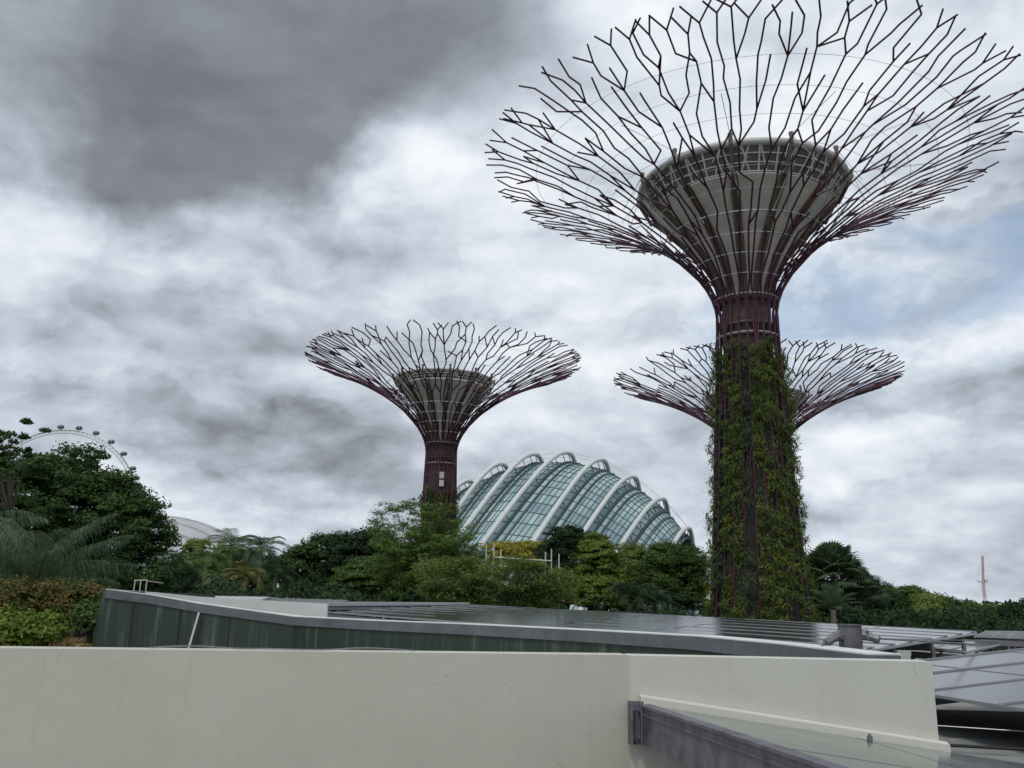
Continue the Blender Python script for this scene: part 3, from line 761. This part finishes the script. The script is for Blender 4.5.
# mixed palms in the gap
for (px, py, Y, nf, ln, leafk, lab) in ((183, 566, 70, 16, 2.3, 'palm', 'thin palm beneath the pale domed roof, leftmost in the palm stand'),
        (207, 560, 74, 18, 2.6, 'mid', 'green palm just right of the domed roof'), (232, 546, 78, 24, 3.2, 'mid', 'tall bushy palm rising highest in the palm stand'),
        (262, 548, 76, 22, 3.0, 'palm', 'grey green palm at the right end of the palm stand'), (246, 577, 66, 16, 2.3, 'yellowpalm', 'palm with yellowing fronds low in the palm stand'),
        (222, 580, 68, 14, 2.1, 'palm', 'short palm left of the yellowing palm'), (276, 574, 70, 16, 2.4, 'deep', 'dark short palm right of the yellowing palm')):
    p = P(px, py, Y); palm('feather_palm', lab, (p.x, Y, 0), p.z, nf, ln, ln * .33, leafk, 'palms', droop=1.9, e0=(-.5, 1.1), width=.09, n=16, trunk=.16)
tree('broadleaf_tree', 'olive tree under the pale domed roof', 'tree', [(196, 556, 16, 14), (206, 575, 20, 16)], 92, 'olive', 70, .9, 80, .35, .2, TG)
tree('broadleaf_tree', 'dark mass of a tree behind the palm stand', 'tree', [(190, 585, 28, 16), (235, 575, 30, 22), (270, 578, 26, 20)], 96, 'deep', 150, 1.1, 80, .4, .25, TG, maxr=3)
tree('broadleaf_tree', 'dark tree left of the layered green tree', 'tree', [(302, 566, 20, 18), (325, 556, 22, 18), (312, 588, 28, 14)], 86, 'dark', 150, .9, 90, .33, .25, TG, maxr=3)
tree('broadleaf_tree', 'dark broad tree behind the feathery tree, left side', 'tree', [(350, 556, 26, 20), (372, 552, 22, 20), (345, 582, 26, 16)], 82, 'deep', 170, .9, 90, .32, .25, TG, maxr=3)
tree('broadleaf_tree', 'layered green tree in front of the dark ones left of the feathery tree', 'tree', [(375, 580, 36, 20), (352, 590, 20, 12), (402, 572, 20, 24)], 66, 'mid', 170, .85, 100, .24, .22, TG, flat=.35, maxr=3)
spray_tree('feathery_tree', 'tall airy feathery tree in front of the left steel tower', 60, [(371, 517), (382, 507), (395, 503), (408, 499), (424, 505), (440, 500), (452, 520), (468, 527), (478, 545), (374, 540), (372, 560), (392, 530), (410, 530), (430, 525), (446, 540), (400, 550), (425, 552), (460, 556), (440, 530), (415, 515), (390, 548), (455, 540), (478, 552)], 415, 'feather', 1.2, .22, 110, .09, 44, 2.4, group='feathery fine leaved trees')
for (lab, Y, bx, pts) in (('wide olive feathery bush along the far edge of the solar panels, left half', 47, 465, [(412 + 9 * i, 575 - 16 * math.sin(math.pi * (.12 + .8 * i / 11))) for i in range(12)] + [(420 + 9 * i, 592 - 16 * math.sin(math.pi * i / 10)) for i in range(11)]),
                          ('wide olive feathery bush along the far edge of the solar panels, right half', 49, 535, [(480 + 9 * i, 583 - 22 * math.sin(math.pi * (.35 + .6 * i / 11))) for i in range(12)] + [(485 + 9 * i, 600 - 16 * math.sin(math.pi * i / 11)) for i in range(11)])):
    spray_tree('feathery_bush', lab, Y, pts, bx, 'olive', .8, .17, 75, .05, 26, 1.8, cat='bush', group='feathery fine leaved trees', basez=8.5, tw=1.6)
tree('flowering_tree', 'yellow green flowering tree under the conservatory arches', 'tree', [(505, 550, 18, 7), (530, 550, 18, 7), (515, 558, 26, 8)], 90, 'yellow', 110, .8, 80, .3, .2, TG, flat=.5, maxr=3)
tree('broadleaf_tree', 'dark round headed tree in front of the conservatory', 'tree', [(567, 541, 20, 12), (556, 556, 18, 14), (582, 548, 14, 14), (560, 585, 22, 24)], 84, 'deep', 190, .8, 90, .28, .25, TG, flat=.55, maxr=3)
tree('broadleaf_tree', 'bright green layered tree right of the dark round headed tree', 'tree', [(594, 543, 13, 8), (596, 556, 20, 12), (600, 575, 24, 18), (603, 596, 26, 18)], 62, 'lime', 210, .6, 90, .2, .2, TG, flat=.45, inner=.4, maxr=2.2)
tree('broadleaf_tree', 'olive brown tree behind the arching palm', 'tree', [(632, 556, 14, 10), (640, 568, 24, 18), (628, 592, 22, 20)], 80, 'olive', 150, .8, 90, .28, .22, TG, maxr=3)
tree('broadleaf_tree', 'round dense green tree left of the planted trunk', 'tree', [(664, 558, 16, 12), (682, 568, 24, 20), (660, 578, 22, 20), (690, 592, 20, 22)], 74, 'mid', 230, .8, 100, .26, .25, TG, maxr=3)
for (px, py, Y, nf, ln, lab) in ((630, 604, 52, 22, 2.5, 'dark palm arching low beyond the panels, left one'), (655, 606, 54, 18, 2.2, 'dark palm arching low beyond the panels, right one')):
    p = P(px, py, Y); palm('arching_palm', lab, (p.x, Y, 0), p.z, nf, ln, .55, 'deep', 'palms', droop=2.2, e0=(.5, 1.4), width=.06, n=22, bark='bark')
p = P(699, 566, 95); palm('feather_palm', 'small palm peeking past the left side of the planted trunk', (p.x, 95, 0), p.z, 18, 2.4, .7, 'palm', 'palms', droop=2, e0=(-.4, 1.3), width=.1, n=14)
p = P(833, 578, 62); fan_palm('fan_palm', 'big round headed fan palm right of the planted trunk', (p.x, 62, 0), p.z, 46, 2.6, 'palm', 'palms')
p = P(858, 594, 64); fan_palm('fan_palm', 'smaller fan palm right of the big round headed one', (p.x, 64, 0), p.z, 36, 2.0, 'palm', 'palms')
p = P(812, 592, 64); fan_palm('fan_palm', 'fan palm half hidden at the edge of the planted trunk', (p.x, 66, 0), p.z, 34, 2.1, 'palm', 'palms')
p = P(833, 610, 50); palm('arching_palm', 'low spiky palm below the big fan palm', (p.x, 50, 0), p.z, 22, 2.0, .5, 'palm', 'palms', droop=1.2, e0=(.2, 1.5), width=.05, n=20)
tree('broadleaf_tree', 'dark bush filling the gap under the fan palms', 'tree', [(835, 603, 45, 14), (870, 608, 20, 12)], 70, 'deep', 130, .9, 80, .3, .2, TG, maxr=3)
RT = 'trees of the right hand treeline'
for (lm, Y, lf, lab) in (([(882, 597, 16, 10), (892, 608, 18, 12)], 88, 'dark', 'dark tree at the left end of the right treeline'),
                         ([(908, 598, 16, 9), (912, 611, 20, 12)], 96, 'mid', 'tallest tree of the right treeline'),
                         ([(930, 603, 15, 8), (925, 616, 22, 12)], 92, 'olive', 'olive tree in the middle of the right treeline'),
                         ([(948, 607, 14, 7), (950, 618, 18, 11)], 104, 'dark', 'dark tree where the right treeline dips'),
                         ([(970, 612, 14, 7), (972, 622, 18, 9)], 112, 'mid', 'low tree left of the crane'),
                         ([(988, 618, 12, 7), (984, 628, 16, 8)], 108, 'dark', 'small dark tree below the crane'),
                         ([(1012, 612, 12, 6), (1020, 622, 14, 12), (1005, 630, 12, 6)], 100, 'deep', 'dark tree beside the small pavilion on the right edge'),
                         ([(1050, 612, 25, 14), (1075, 620, 25, 14)], 98, 'dark', 'tree just past the right frame edge')):
    tree('broadleaf_tree', lab, 'tree', lm, Y, lf, 110, .8, 80, .33, .22, RT, maxr=3)
for (px, py, lab) in ((990, 634, 'small light green shrub at the far end of the panels, left one'), (1012, 632, 'small light green shrub at the far end of the panels, right one')):
    tree('shrub', lab, 'shrub', [(px, py, 13, 6)], 70, 'lime', 40, .4, 60, .2, .06, 'shrubs beyond the panels')
# a far-off wood along the horizon
V = []; n = 60000
xx = rng.uniform(-420, 420, n); yy = rng.uniform(255, 300, n); hh = 12.2 + 1.8 * np.sin(xx * .045) + 1.2 * np.sin(xx * .17 + 1) + .8 * np.sin(xx * .6)
zz = hh * rng.random(n) ** .35
Vv, Ff = leaves(np.stack([xx, yy, zz], 1), rng.normal(size=(n, 3)) + np.array([0, -.5, .8]), 1.6, .6)
tag(mesh_obj('distant_wood', Vv, Ff, L['dark']), 'far off band of woodland along the horizon', 'woodland', kind='stuff')

n = 60000
xx = rng.uniform(-42, 45, n); yy = rng.uniform(57, 64, n); hh = 11.65 + .65 * (xx < -2) + .35 * np.sin(xx * .9) + .3 * np.sin(xx * 2.3 + 1) + .2 * np.sin(xx * 5.6)
zz = 3 + (hh - 3) * rng.random(n) ** .4
Vv, Ff = leaves(np.stack([xx, yy, zz], 1), rng.normal(size=(n, 3)) * .7 + np.array([0, -.6, .6]), .36, .55)
tag(mesh_obj('undergrowth', Vv, Ff, L['deep']), 'dark undergrowth filling the space under the trees', 'undergrowth', kind='stuff')

# ------------------------------------------------------------ rooftop: building under everything
bd = thing('pavilion_building', 'low building carrying the roof deck, parapets and panels', 'building', (0, 0, 0))
mb = MB(); mb.hexa([(-9, -6, 0), (30, -6, 0), (40, 45, 0), (-9, 45, 0)], [(-9, -6, H - 2.0), (30, -6, H - 2.0), (40, 45, H - 2.0), (-9, 45, H - 2.0)]); mb.build('wall', M['concrete'], bd)
mb = MB(); mb.hexa([(-16, 14, 0), (-9.02, 14, 0), (-9.02, 70, 0), (-30, 70, 0)], [(-16, 14, H - 2.2), (-9.02, 14, H - 2.2), (-9.02, 70, H - 2.2), (-30, 70, H - 2.2)]); mb.build('annex', M['concrete'], bd)
mb = MB(); mb.quad((-8.9, -5.9, H - 1.6), (2.5, -5.9, H - 1.6), (2.5, 6.3, H - 1.6), (-8.9, 5.6, H - 1.6))
tag(mb.build('roof_deck', M['tile']), kind='structure')
# planting bed left
mb = MB(); a = PZ(-200, 643, 1.15); 
mb.hexa([(-24, 12, 0), (-7.3, 12, 0), (-7.6, 26, 0), (-24, 26, 0)], [(-24, 12, H - 1.25), (-7.3, 12, H - 1.25), (-7.6, 26, H - .75), (-24, 26, H - .75)])
tag(mb.build('planting_bed', M['soil']), kind='structure')
SG = 'shrubs in the planting bed by the cream wall'
def bush(px, py, rx, rz, Y, lf, lab, ncl=90, ls=.09):
    k = mpp(Y); c = P(px, py, Y); root = thing('shrub', lab, 'shrub', (c.x, Y, H - 1.0), SG)
    lum = [(np.array((0, 0, c.z - H + .9)), (rx * k, rx * k * .8, rz * k * 1.35))]
    pos, nr, cc = clump_cloud(lum, int(ncl * 1.3), .24, 62, ls, .75, .35)
    V, Fc = leaves(pos, nr, ls, .55); mesh_obj('foliage', V, Fc, L[lf], root)
    t = MB()
    for i in rng.choice(len(cc), 14, replace=False): t.tube([(0, 0, -.2), tuple(cc[i] * .5 + np.array([0, 0, .0])), tuple(cc[i])], [.02, .014, .006], 4)
    t.build('stem', M['bark'], root)
bush(-25, 606, 34, 20, 19, 'croton', 'orange green croton shrub at the frame edge')
bush(14, 603, 30, 17, 20, 'croton', 'orange green croton shrub behind the lime one')
bush(52, 604, 26, 17, 20.5, 'croton', 'orange red croton shrub in the middle of the bed')
bush(84, 604, 22, 15, 20, 'croton', 'reddish croton shrub beside the dark green wall')
bush(8, 628, 32, 12, 17, 'chart', 'bright lime green shrub low at the left', 90, .085)
bush(45, 626, 14, 9, 16.6, 'chart', 'small lime green shrub right of the larger lime one', 40, .08)
bush(95, 612, 12, 10, 18, 'mid', 'small green shrub touching the dark green wall', 40, .08)
bush(-50, 625, 30, 16, 17, 'croton', 'croton shrub cut off by the left edge')
# dry litter
n = 5000; V_, F_ = leaves(np.stack([rng.uniform(-13, -7.4, n), rng.uniform(12.5, 19, n), np.zeros(n)], 1), rng.normal(size=(n, 3)) * .6 + np.array([0, 0, .6]), .14, .25)
V_[:, 2] += H - 1.25 + (V_[:, 1] - 12) / 14 * .5 + .05
tag(mesh_obj('ground_cover', V_, F_, L['dry']), 'dry brown ground cover on the planting bed', 'ground cover', kind='stuff')

# cream parapet
def wall_seg(mb, a, b_, ztop, zbot, th):
    a = Vector((a[0], a[1], 0)); b_ = Vector((b_[0], b_[1], 0)); d = (b_ - a).normalized(); nrm = Vector((-d.y, d.x, 0)) * th
    pts = [a, b_, b_ + nrm, a + nrm]
    mb.hexa([(p.x, p.y, zbot) for p in pts], [(p.x, p.y, ztop) for p in pts])
cw = thing('cream_parapet', 'long smooth cream parapet wall across the foreground', 'wall', (0, 7, H - 1.9))
ZT = H - .4
mb = MB(); wall_seg(mb, (-8.9, 5.55), (.96, 7.2), ZT, H - 1.998, .26)
o = mb.build('wall', M['cream'], cw); o.location = -Vector(cw.location)
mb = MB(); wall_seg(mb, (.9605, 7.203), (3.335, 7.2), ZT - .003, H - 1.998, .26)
o = mb.build('return_wall', M['creamlit'], cw); o.location = -Vector(cw.location); o['label'] = 'right hand stretch, coloured slightly paler for its different facing'
GZ = lambda x, y: H - .75 - .128 * (x - 1.05) - .0206 * (y - 7.2)
mb = MB(); xs_ = (1.04, 3.39)
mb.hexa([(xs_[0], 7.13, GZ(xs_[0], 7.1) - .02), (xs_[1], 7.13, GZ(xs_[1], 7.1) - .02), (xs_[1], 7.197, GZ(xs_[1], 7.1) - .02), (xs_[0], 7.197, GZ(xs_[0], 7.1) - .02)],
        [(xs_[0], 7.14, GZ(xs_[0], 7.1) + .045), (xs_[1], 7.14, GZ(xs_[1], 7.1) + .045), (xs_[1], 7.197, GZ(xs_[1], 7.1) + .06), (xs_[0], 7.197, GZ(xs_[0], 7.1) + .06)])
o = mb.build('flashing', M['creamlit'], cw); o.location = -Vector(cw.location)

# glass roof with steel edge beam
gr = thing('glass_roof', 'sloping glass canopy roof with a purple grey steel edge beam', 'glass roof', (3, 5, H - 1))
goff = -Vector(gr.location)
E0 = Vector((1.07, 7.05)); E1 = Vector((1.90, 1.8))
def gl(u, t):                                      # u across (m from beam), t along 0..1 toward the viewer
    p = E0.lerp(E1, t); return Vector((p.x + u, p.y, GZ(p.x + u, p.y)))
cols = [0, .62, 1.24, 1.86, 2.5]
nrow = 5
edges = [0.06, 1.55, 3.05, 4.55, 6.05, 8.0]
for i in range(len(edges) - 1):
    for j in range(3):
        t0, t1 = j / 3 + .003, (j + 1) / 3 - .003; u0, u1 = edges[i] + .01, edges[i + 1] - .01
        q = [gl(u0, t0), gl(u1, t0), gl(u1, t1), gl(u0, t1)]
        pm = MB(); pm.hexa([p - Vector((0, 0, .02)) for p in q], q); o = pm.build('glass_pane', M['roofglass'], gr); o.location = goff
pm = MB()
for e in edges[1:-1]: pm.beam(gl(e, 0) - Vector((0, 0, .015)), gl(e, 1) - Vector((0, 0, .015)), .018, .024)
for j in (1, 2): pm.beam(gl(.06, j / 3) - Vector((0, 0, .015)), gl(8, j / 3) - Vector((0, 0, .015)), .018, .024)
o = pm.build('glazing_joint', M['dark'], gr); o.location = goff
pm = MB()
for j in (0.02, 1 / 3, 2 / 3): pm.beam(gl(.08, j) - Vector((0, 0, .16)), gl(8, j) - Vector((0, 0, .16)), .07, .22)
o = pm.build('rafter', M['purple_grey'], gr); o.location = goff
pm = MB(); A = Vector((E0.x - .0, E0.y + .06, H - .75)); B = Vector((E1.x, E1.y, H - .66))
pm.beam(A - Vector((0, 0, .155)), B - Vector((0, 0, .155)), .06, .27)
o = pm.build('edge_beam', M['purple_grey'], gr); o.location = goff
pm = MB(); pm.beam(A + Vector((-.002, 0, -.012)), B + Vector((-.002, 0, -.012)), .09, .02); pm.beam(A + Vector((-.036, 0, -.075)), B + Vector((-.036, 0, -.075)), .012, .01)
o = pm.build('beam_cap', M['purple_grey'], gr); o.location = goff
pm = MB(); pm.box((E0.x - .07, 7.14, H - .89), (.12, .02, .31)); pm.box((E0.x - .11, 7.1, H - .89), (.015, .09, .29)); pm.box((E0.x - .035, 7.1, H - .89), (.015, .09, .29))
o = pm.build('wall_bracket', M['purple_grey'], gr); o.location = goff
for (bx_, bz_) in ((-.09, -.79), (-.05, -.79), (-.09, -.99), (-.05, -.99)):
    pm = MB(); pm.tube([(E0.x + bx_, 7.125, H + bz_), (E0.x + bx_, 7.10, H + bz_)], .012, 8); o = pm.build('bolt', M['rack'], gr); o.location = goff
pm = MB(); p = Vector((2.72, 6.98, GZ(2.72, 6.98))); pm.tube([p, p + Vector((0, 0, .03))], .022, 8); pm.tube([p + Vector((0, 0, .03)), p + Vector((0, 0, .045))], .012, 8)
o = pm.build('glass_clip', M['rack'], gr); o.location = goff

# loose cable lying along the parapet top
mb = MB(); pts = []
for i in range(26):
    t = i / 25; x = -2.6 + t * 1.9; y = 5.55 + (x + 8.9) * .1673 + .10 + .03 * math.sin(t * 19); pts.append((x, y, ZT + .009 + .015 * max(0, math.sin(t * 9.4))))
mb.tube(pts, .005, 6); tag(mb.build('loose_cable', M['rack']), 'thin dark cable lying on top of the cream wall', 'cable')

# dark green curved parapet
gpts = [P(106, 589.5, 16.6), P(152, 595.5, 16.9), P(199, 604, 17.0), P(250, 611, 17.0), P(293, 617, 17.1), P(370, 621, 15.8), P(460, 624.5, 14.4), P(580, 630.5, 12.6), P(696, 637, 10.9), P(780, 645, 9.4), P(866, 655.5, 7.95)]
gp = thing('green_parapet', 'dark green curved parapet with rain streaks behind the cream wall', 'wall', (0, 12, H - 2)); goff = -Vector(gp.location)
def ribbon(pts, ztop, zbot, front, back):           # wall following pts; offsets measured along the inward normal
    mb = MB(); n = len(pts); nn = []
    for i in range(n):
        d = pts[min(i + 1, n - 1)] - pts[max(i - 1, 0)]; d.z = 0; d.normalize(); nn.append(Vector((-d.y, d.x, 0)))
    for i in range(n - 1):
        a, b_ = pts[i], pts[i + 1]; na, nb_ = nn[i], nn[i + 1]
        q = [(a + na * front, a.z), (b_ + nb_ * front, b_.z), (b_ + nb_ * back, b_.z), (a + na * back, a.z)]
        mb.hexa([(p.x, p.y, (z + zbot) if zbot > -5 else H - 1.999) for p, z in q], [(p.x, p.y, z + ztop) for p, z in q])
    return mb
o = ribbon(gpts, -.148, -9, .03, .3).build('wall', M['greenwall'], gp); o.location = goff
o = ribbon(gpts, 0, -.15, 0, .34).build('coping', M['capgrey'], gp); o.location = goff
o = ribbon(gpts, .016, .003, .015, .36).build('coping_top', M['white'], gp); o.location = goff
mb = MB(); a = P(199, 612.5, 16.92); bq = Vector((a.x - .12, a.y - .015, H - 1.0)); mb.beam(a, bq, .045, .03); o = mb.build('joint_strip', M['white'], gp); o.location = goff
mb = MB()
for (pa, pb) in ((0, 1), (1, 2), (2, 3)):
    m_ = gpts[pa].lerp(gpts[pb], .62); mb.beam((m_.x, m_.y + .02, m_.z - .16), (m_.x, m_.y + .02, H - 1.9), .02, .02)
o = mb.build('panel_seam', M['dark'], gp); o.location = goff
# its left end wall turns away
e0 = gpts[0]; mb = MB(); mb.hexa([(e0.x - .25, e0.y + .1, H - 1.99), (e0.x - .01, e0.y + .05, H - 1.99), (e0.x + .4, e0.y + 5, H - 1.99), (e0.x + .1, e0.y + 5, H - 1.99)], [(e0.x - .10, e0.y + .1, e0.z - .01), (e0.x - .01, e0.y + .05, e0.z - .01), (e0.x + .4, e0.y + 5, e0.z - .05), (e0.x + .1, e0.y + 5, e0.z - .05)])
o = mb.build('end_wall', M['greenwall'], gp); o.location = goff
# white upstand behind
up = thing('white_upstand', 'white tapering upstand wall behind the green parapet', 'wall', (-6, 18, H - 2)); uo = -Vector(up.location)
w1 = [P(112, 589.2, 17.6), P(150, 591.8, 18.2), P(197, 596.6, 18.6), P(262, 600.5, 18.7), P(327, 604, 18.8)]
o = ribbon(w1, 0, -9, 0, .25).build('wall', M['white'], up); o.location = uo

# ------------------------------------------------------------ solar arrays
def array_quad(label, A, B, C_, D, nu, nv, gap=.03, post=.5, tilt=(0, 0), group='rooftop solar panel arrays'):
    """A near-left, B near-right, C far-right, D far-left"""
    cen = (A + B + C_ + D) / 4; root = thing('solar_array', label, 'solar panels', (cen.x, cen.y, H - 2), group); off = Vector(root.location)
    f = lambda u, v: (A.lerp(B, u)).lerp(D.lerp(C_, u), v) - off
    fr = MB()
    for i in range(nu):
        for j in range(nv):
            gu = gap * .55 / ((B - A).length / nu); gv = gap * .55 / ((D - A).length / nv)
            u0, u1, v0, v1 = (i + gu) / nu, (i + 1 - gu) / nu, (j + gv) / nv, (j + 1 - gv) / nv
            q = [f(u0, v0), f(u1, v0), f(u1, v1), f(u0, v1)]; tl = Vector((0, 0, random.uniform(-.003, .003))); k_ = tilt[0] + (tilt[1] - tilt[0]) * min(1, max(0, ((i + .5) / nu - .15) / .3)); q[2] = q[2] + Vector((0, 0, k_ * (q[2] - q[1]).length)); q[3] = q[3] + Vector((0, 0, k_ * (q[3] - q[0]).length))
            pm = MB(); pm.hexa([p - Vector((0, 0, .03)) for p in q], [p + tl for p in q]); pm.build('panel', M['pv'], root)
    q = [f(0, 0), f(1, 0), f(1, 1), f(0, 1)]
    for j in range(nv + 1):
        v = j / nv; fr.beam(f(0, v) - Vector((0, 0, .008 - gap * .6)), f(1, v) - Vector((0, 0, .008 - gap * .6)), gap * 1.3, .03 + gap * .5)
    for i in range(nu + 1):
        u = i / nu; fr.beam(f(u, 0) - Vector((0, 0, .0105)), f(u, 1) - Vector((0, 0, .0105)), gap * 1.3, .03)
    fr.build('frame', M['frame'], root)
    rk = MB()
    for j in range(0, nv + 1, 2):
        v = min(.995, j / nv + .004); rk.beam(f(0, v) - Vector((0, 0, .10)), f(1, v) - Vector((0, 0, .10)), .06, .1)
        for i in range(nu + 1):
            p = f(i / nu, v); rk.beam((p.x, p.y, p.z - .12), (p.x, p.y, max(p.z - post, .02)), .05, .05, Vector((1, 0, 0)))
    rk.build('rack', M['rack'], root)
    return root
DR = .55
A = PZ(328, 612.5, DR); B = PZ(850, 653, DR); Cc = P(976, 633, 15.5); D = P(452, 604.2, 44)
array_quad('main solar array spreading from the left upstand to behind the steel post', A, B, Cc, D, 14, 7, .03, .9, (.0, .03))

array_quad('far solar array in front of the feathery bush', P(300, 606.2, 34), P(440, 605.0, 40), P(470, 603.3, 45), P(318, 602.2, 45), 8, 4, .04, .5)
array_quad('dark solar array left of the feathery bush', P(225, 600.5, 48), P(330, 603.5, 46), P(352, 600.0, 60), P(262, 597.5, 60), 8, 4, .04, .5)
# right hand array: a true rectangle
O = Vector((4.42, 9.2, H - .85)); uv = Vector((.97, .235, .0945)); vv = Vector((-.235, .97, 0))
array_quad('solar array at the right edge beside the end of the cream wall', O - vv * 4, O - vv * 4 + uv * 8, O + vv * 2.75 + uv * 8, O + vv * 2.75, 5, 6, .012, .42)
# lower roof and further pieces
lr = thing('lower_roof', 'lower grey panelled roof seen in the gap under the right array', 'roof', (8, 9, H - 2)); lo = -Vector(lr.location)
for i in range(9):
    pm = MB(); y0 = 7.3 + i * .52; pm.hexa([(3.75, y0, H - 1.5), (13, y0 - .6, H - 1.5), (13, y0 - .12, H - 1.45), (3.75, y0 + .48, H - 1.45)], [(3.75, y0, H - 1.27), (13, y0 - .6, H - 1.27), (13, y0 - .12, H - 1.24), (3.75, y0 + .48, H - 1.24)])
    o = pm.build('roof_panel', M['roofgrey'], lr); o.location = lo
pm = MB(); pm.tube([(3.8, 8.6, H - 1.2), (5.0, 8.2, H - 1.19), (5.6, 7.9, H - 1.2), (7.5, 7.7, H - 1.19)], .015, 5); o = pm.build('cable', M['dark'], lr); o.location = lo
pm = MB(); pm.tube([(3.9, 9.0, H - 1.08), (6.5, 7.6, H - 1.05)], .005, 5); o = pm.build('guide_wire', M['cable'], lr); o.location = lo
array_quad('small solar array beyond the right hand one', PZ(912, 648, .62), PZ(965, 652, .62), PZ(1010, 642, .62), PZ(940, 640, .62), 3, 2, .02, .4)
array_quad('thin distant solar array on the right horizon', PZ(975, 636.5, .5), PZ(1060, 640, .5), PZ(1060, 633, .5), PZ(985, 632, .5), 5, 3, .03, .4)
# roofs on the left behind the upstand
lw = thing('flat_roof', 'pale flat roof edge between the palms and the white upstand', 'roof', (-20, 50, H - 1)); lo = -Vector(lw.location)
mb = MB(); a, b_, c, d = P(196, 598.5, 42), P(262, 599.5, 42), P(270, 596.8, 56), P(196, 595.5, 56)
mb.hexa([p - Vector((0, 0, .25)) for p in (a, b_, c, d)], [a, b_, c, d]); o = mb.build('slab', M['paleroof'], lw); o.location = lo

# steel post with cable clamps
sp = P(852, 656, 9.3); st = thing('cable_post', 'worn purple grey steel post with cable clamps behind the cream wall', 'post', (sp.x, 9.3, H - 2)); so_ = -Vector(st.location)
zt = P(853, 625.5, 9.3).z
mb = MB(); mb.box((sp.x - .005, 9.3, (zt + H - 2) / 2), (.185, .16, zt - H + 2)); o = mb.build('post', M['purple_grey'], st); o.location = so_
mb = MB(); mb.box((sp.x - .005, 9.3, zt + .006), (.2, .18, .012)); o = mb.build('cap_plate', M['purple_grey'], st); o.location = so_
for sg in (-1, 1):
    mb = MB(); z0 = zt - .09
    a = Vector((sp.x + sg * .09, 9.28, z0)); e = Vector((sp.x + sg * (.25 if sg < 0 else .2), 9.2, z0 - (.06 if sg < 0 else 0.03)))
    mb.tube([a, a.lerp(e, .5) + Vector((0, 0, .01)), e], [.055, .05, .035], 8)
    mb.tube([e, e + (e - a) * .35], [.045, .04], 8)
    for dz_ in (-.03, .04): mb.tube([a + Vector((sg * .04, -.075, dz_)), a + Vector((sg * .04, -.1, dz_))], .014, 6)
    o = mb.build('clamp', M['rack'], st); o.location = so_
mb = MB(); a = Vector((sp.x - .3, 9.19, zt - .17)); mb.tube([a, P(818, 650, 8.9)], .012, 5); mb.tube([a + Vector((.02, 0, -.03)), P(822, 656, 8.8)], .008, 5)
o = mb.build('left_cable', M['rack'], st); o.location = so_
mb = MB(); a = Vector((sp.x + .26, 9.19, zt - .12)); mb.tube([a, P(990, 645, 14.2)], .010, 5); mb.tube([a, P(1000, 641, 15.5)], .006, 5)
o = mb.build('right_cable', M['rack'], st); o.location = so_

# white pole frame and small railing
pf = P(524, 580, 46); fr_ = thing('pole_frame', 'thin white pole frame standing above the feathery bushes', 'frame', (pf.x, 50, 8)); fo = -Vector(fr_.location)
for (px, y0, y1) in ((486.5, 545, 600), (494, 543, 600), (501, 549, 600), (545.5, 552, 600), (551.5, 549, 600), (559, 554, 600)):
    mb = MB(); a = P(px, y0, 50); mb.tube([a, (a.x, a.y, 8)], .035, 6); o = mb.build('pole', M['whitesteel'], fr_); o.location = fo
mb = MB(); mb.tube([P(493, 557, 49.9), P(552, 561, 49.9)], .035, 6); o = mb.build('crossbar', M['whitesteel'], fr_); o.location = fo
rl = P(143, 590, 24); ra = thing('railing', 'small grey metal railing behind the left end of the green parapet', 'railing', (rl.x, 24, H - 1)); ro = -Vector(ra.location)
mb = MB()
for (px, yt) in ((135, 580.5), (141, 580), (147, 580)): a = P(px, yt, 24); mb.tube([a, (a.x, a.y, H - .9)], .014, 5)
mb.tube([P(134.5, 580.5, 24), P(147.5, 580, 24)], .014, 5); mb.tube([P(147, 581, 24), P(163, 583, 27)], .015, 5)
o = mb.build('rail', M['whitesteel'], ra); o.location = ro
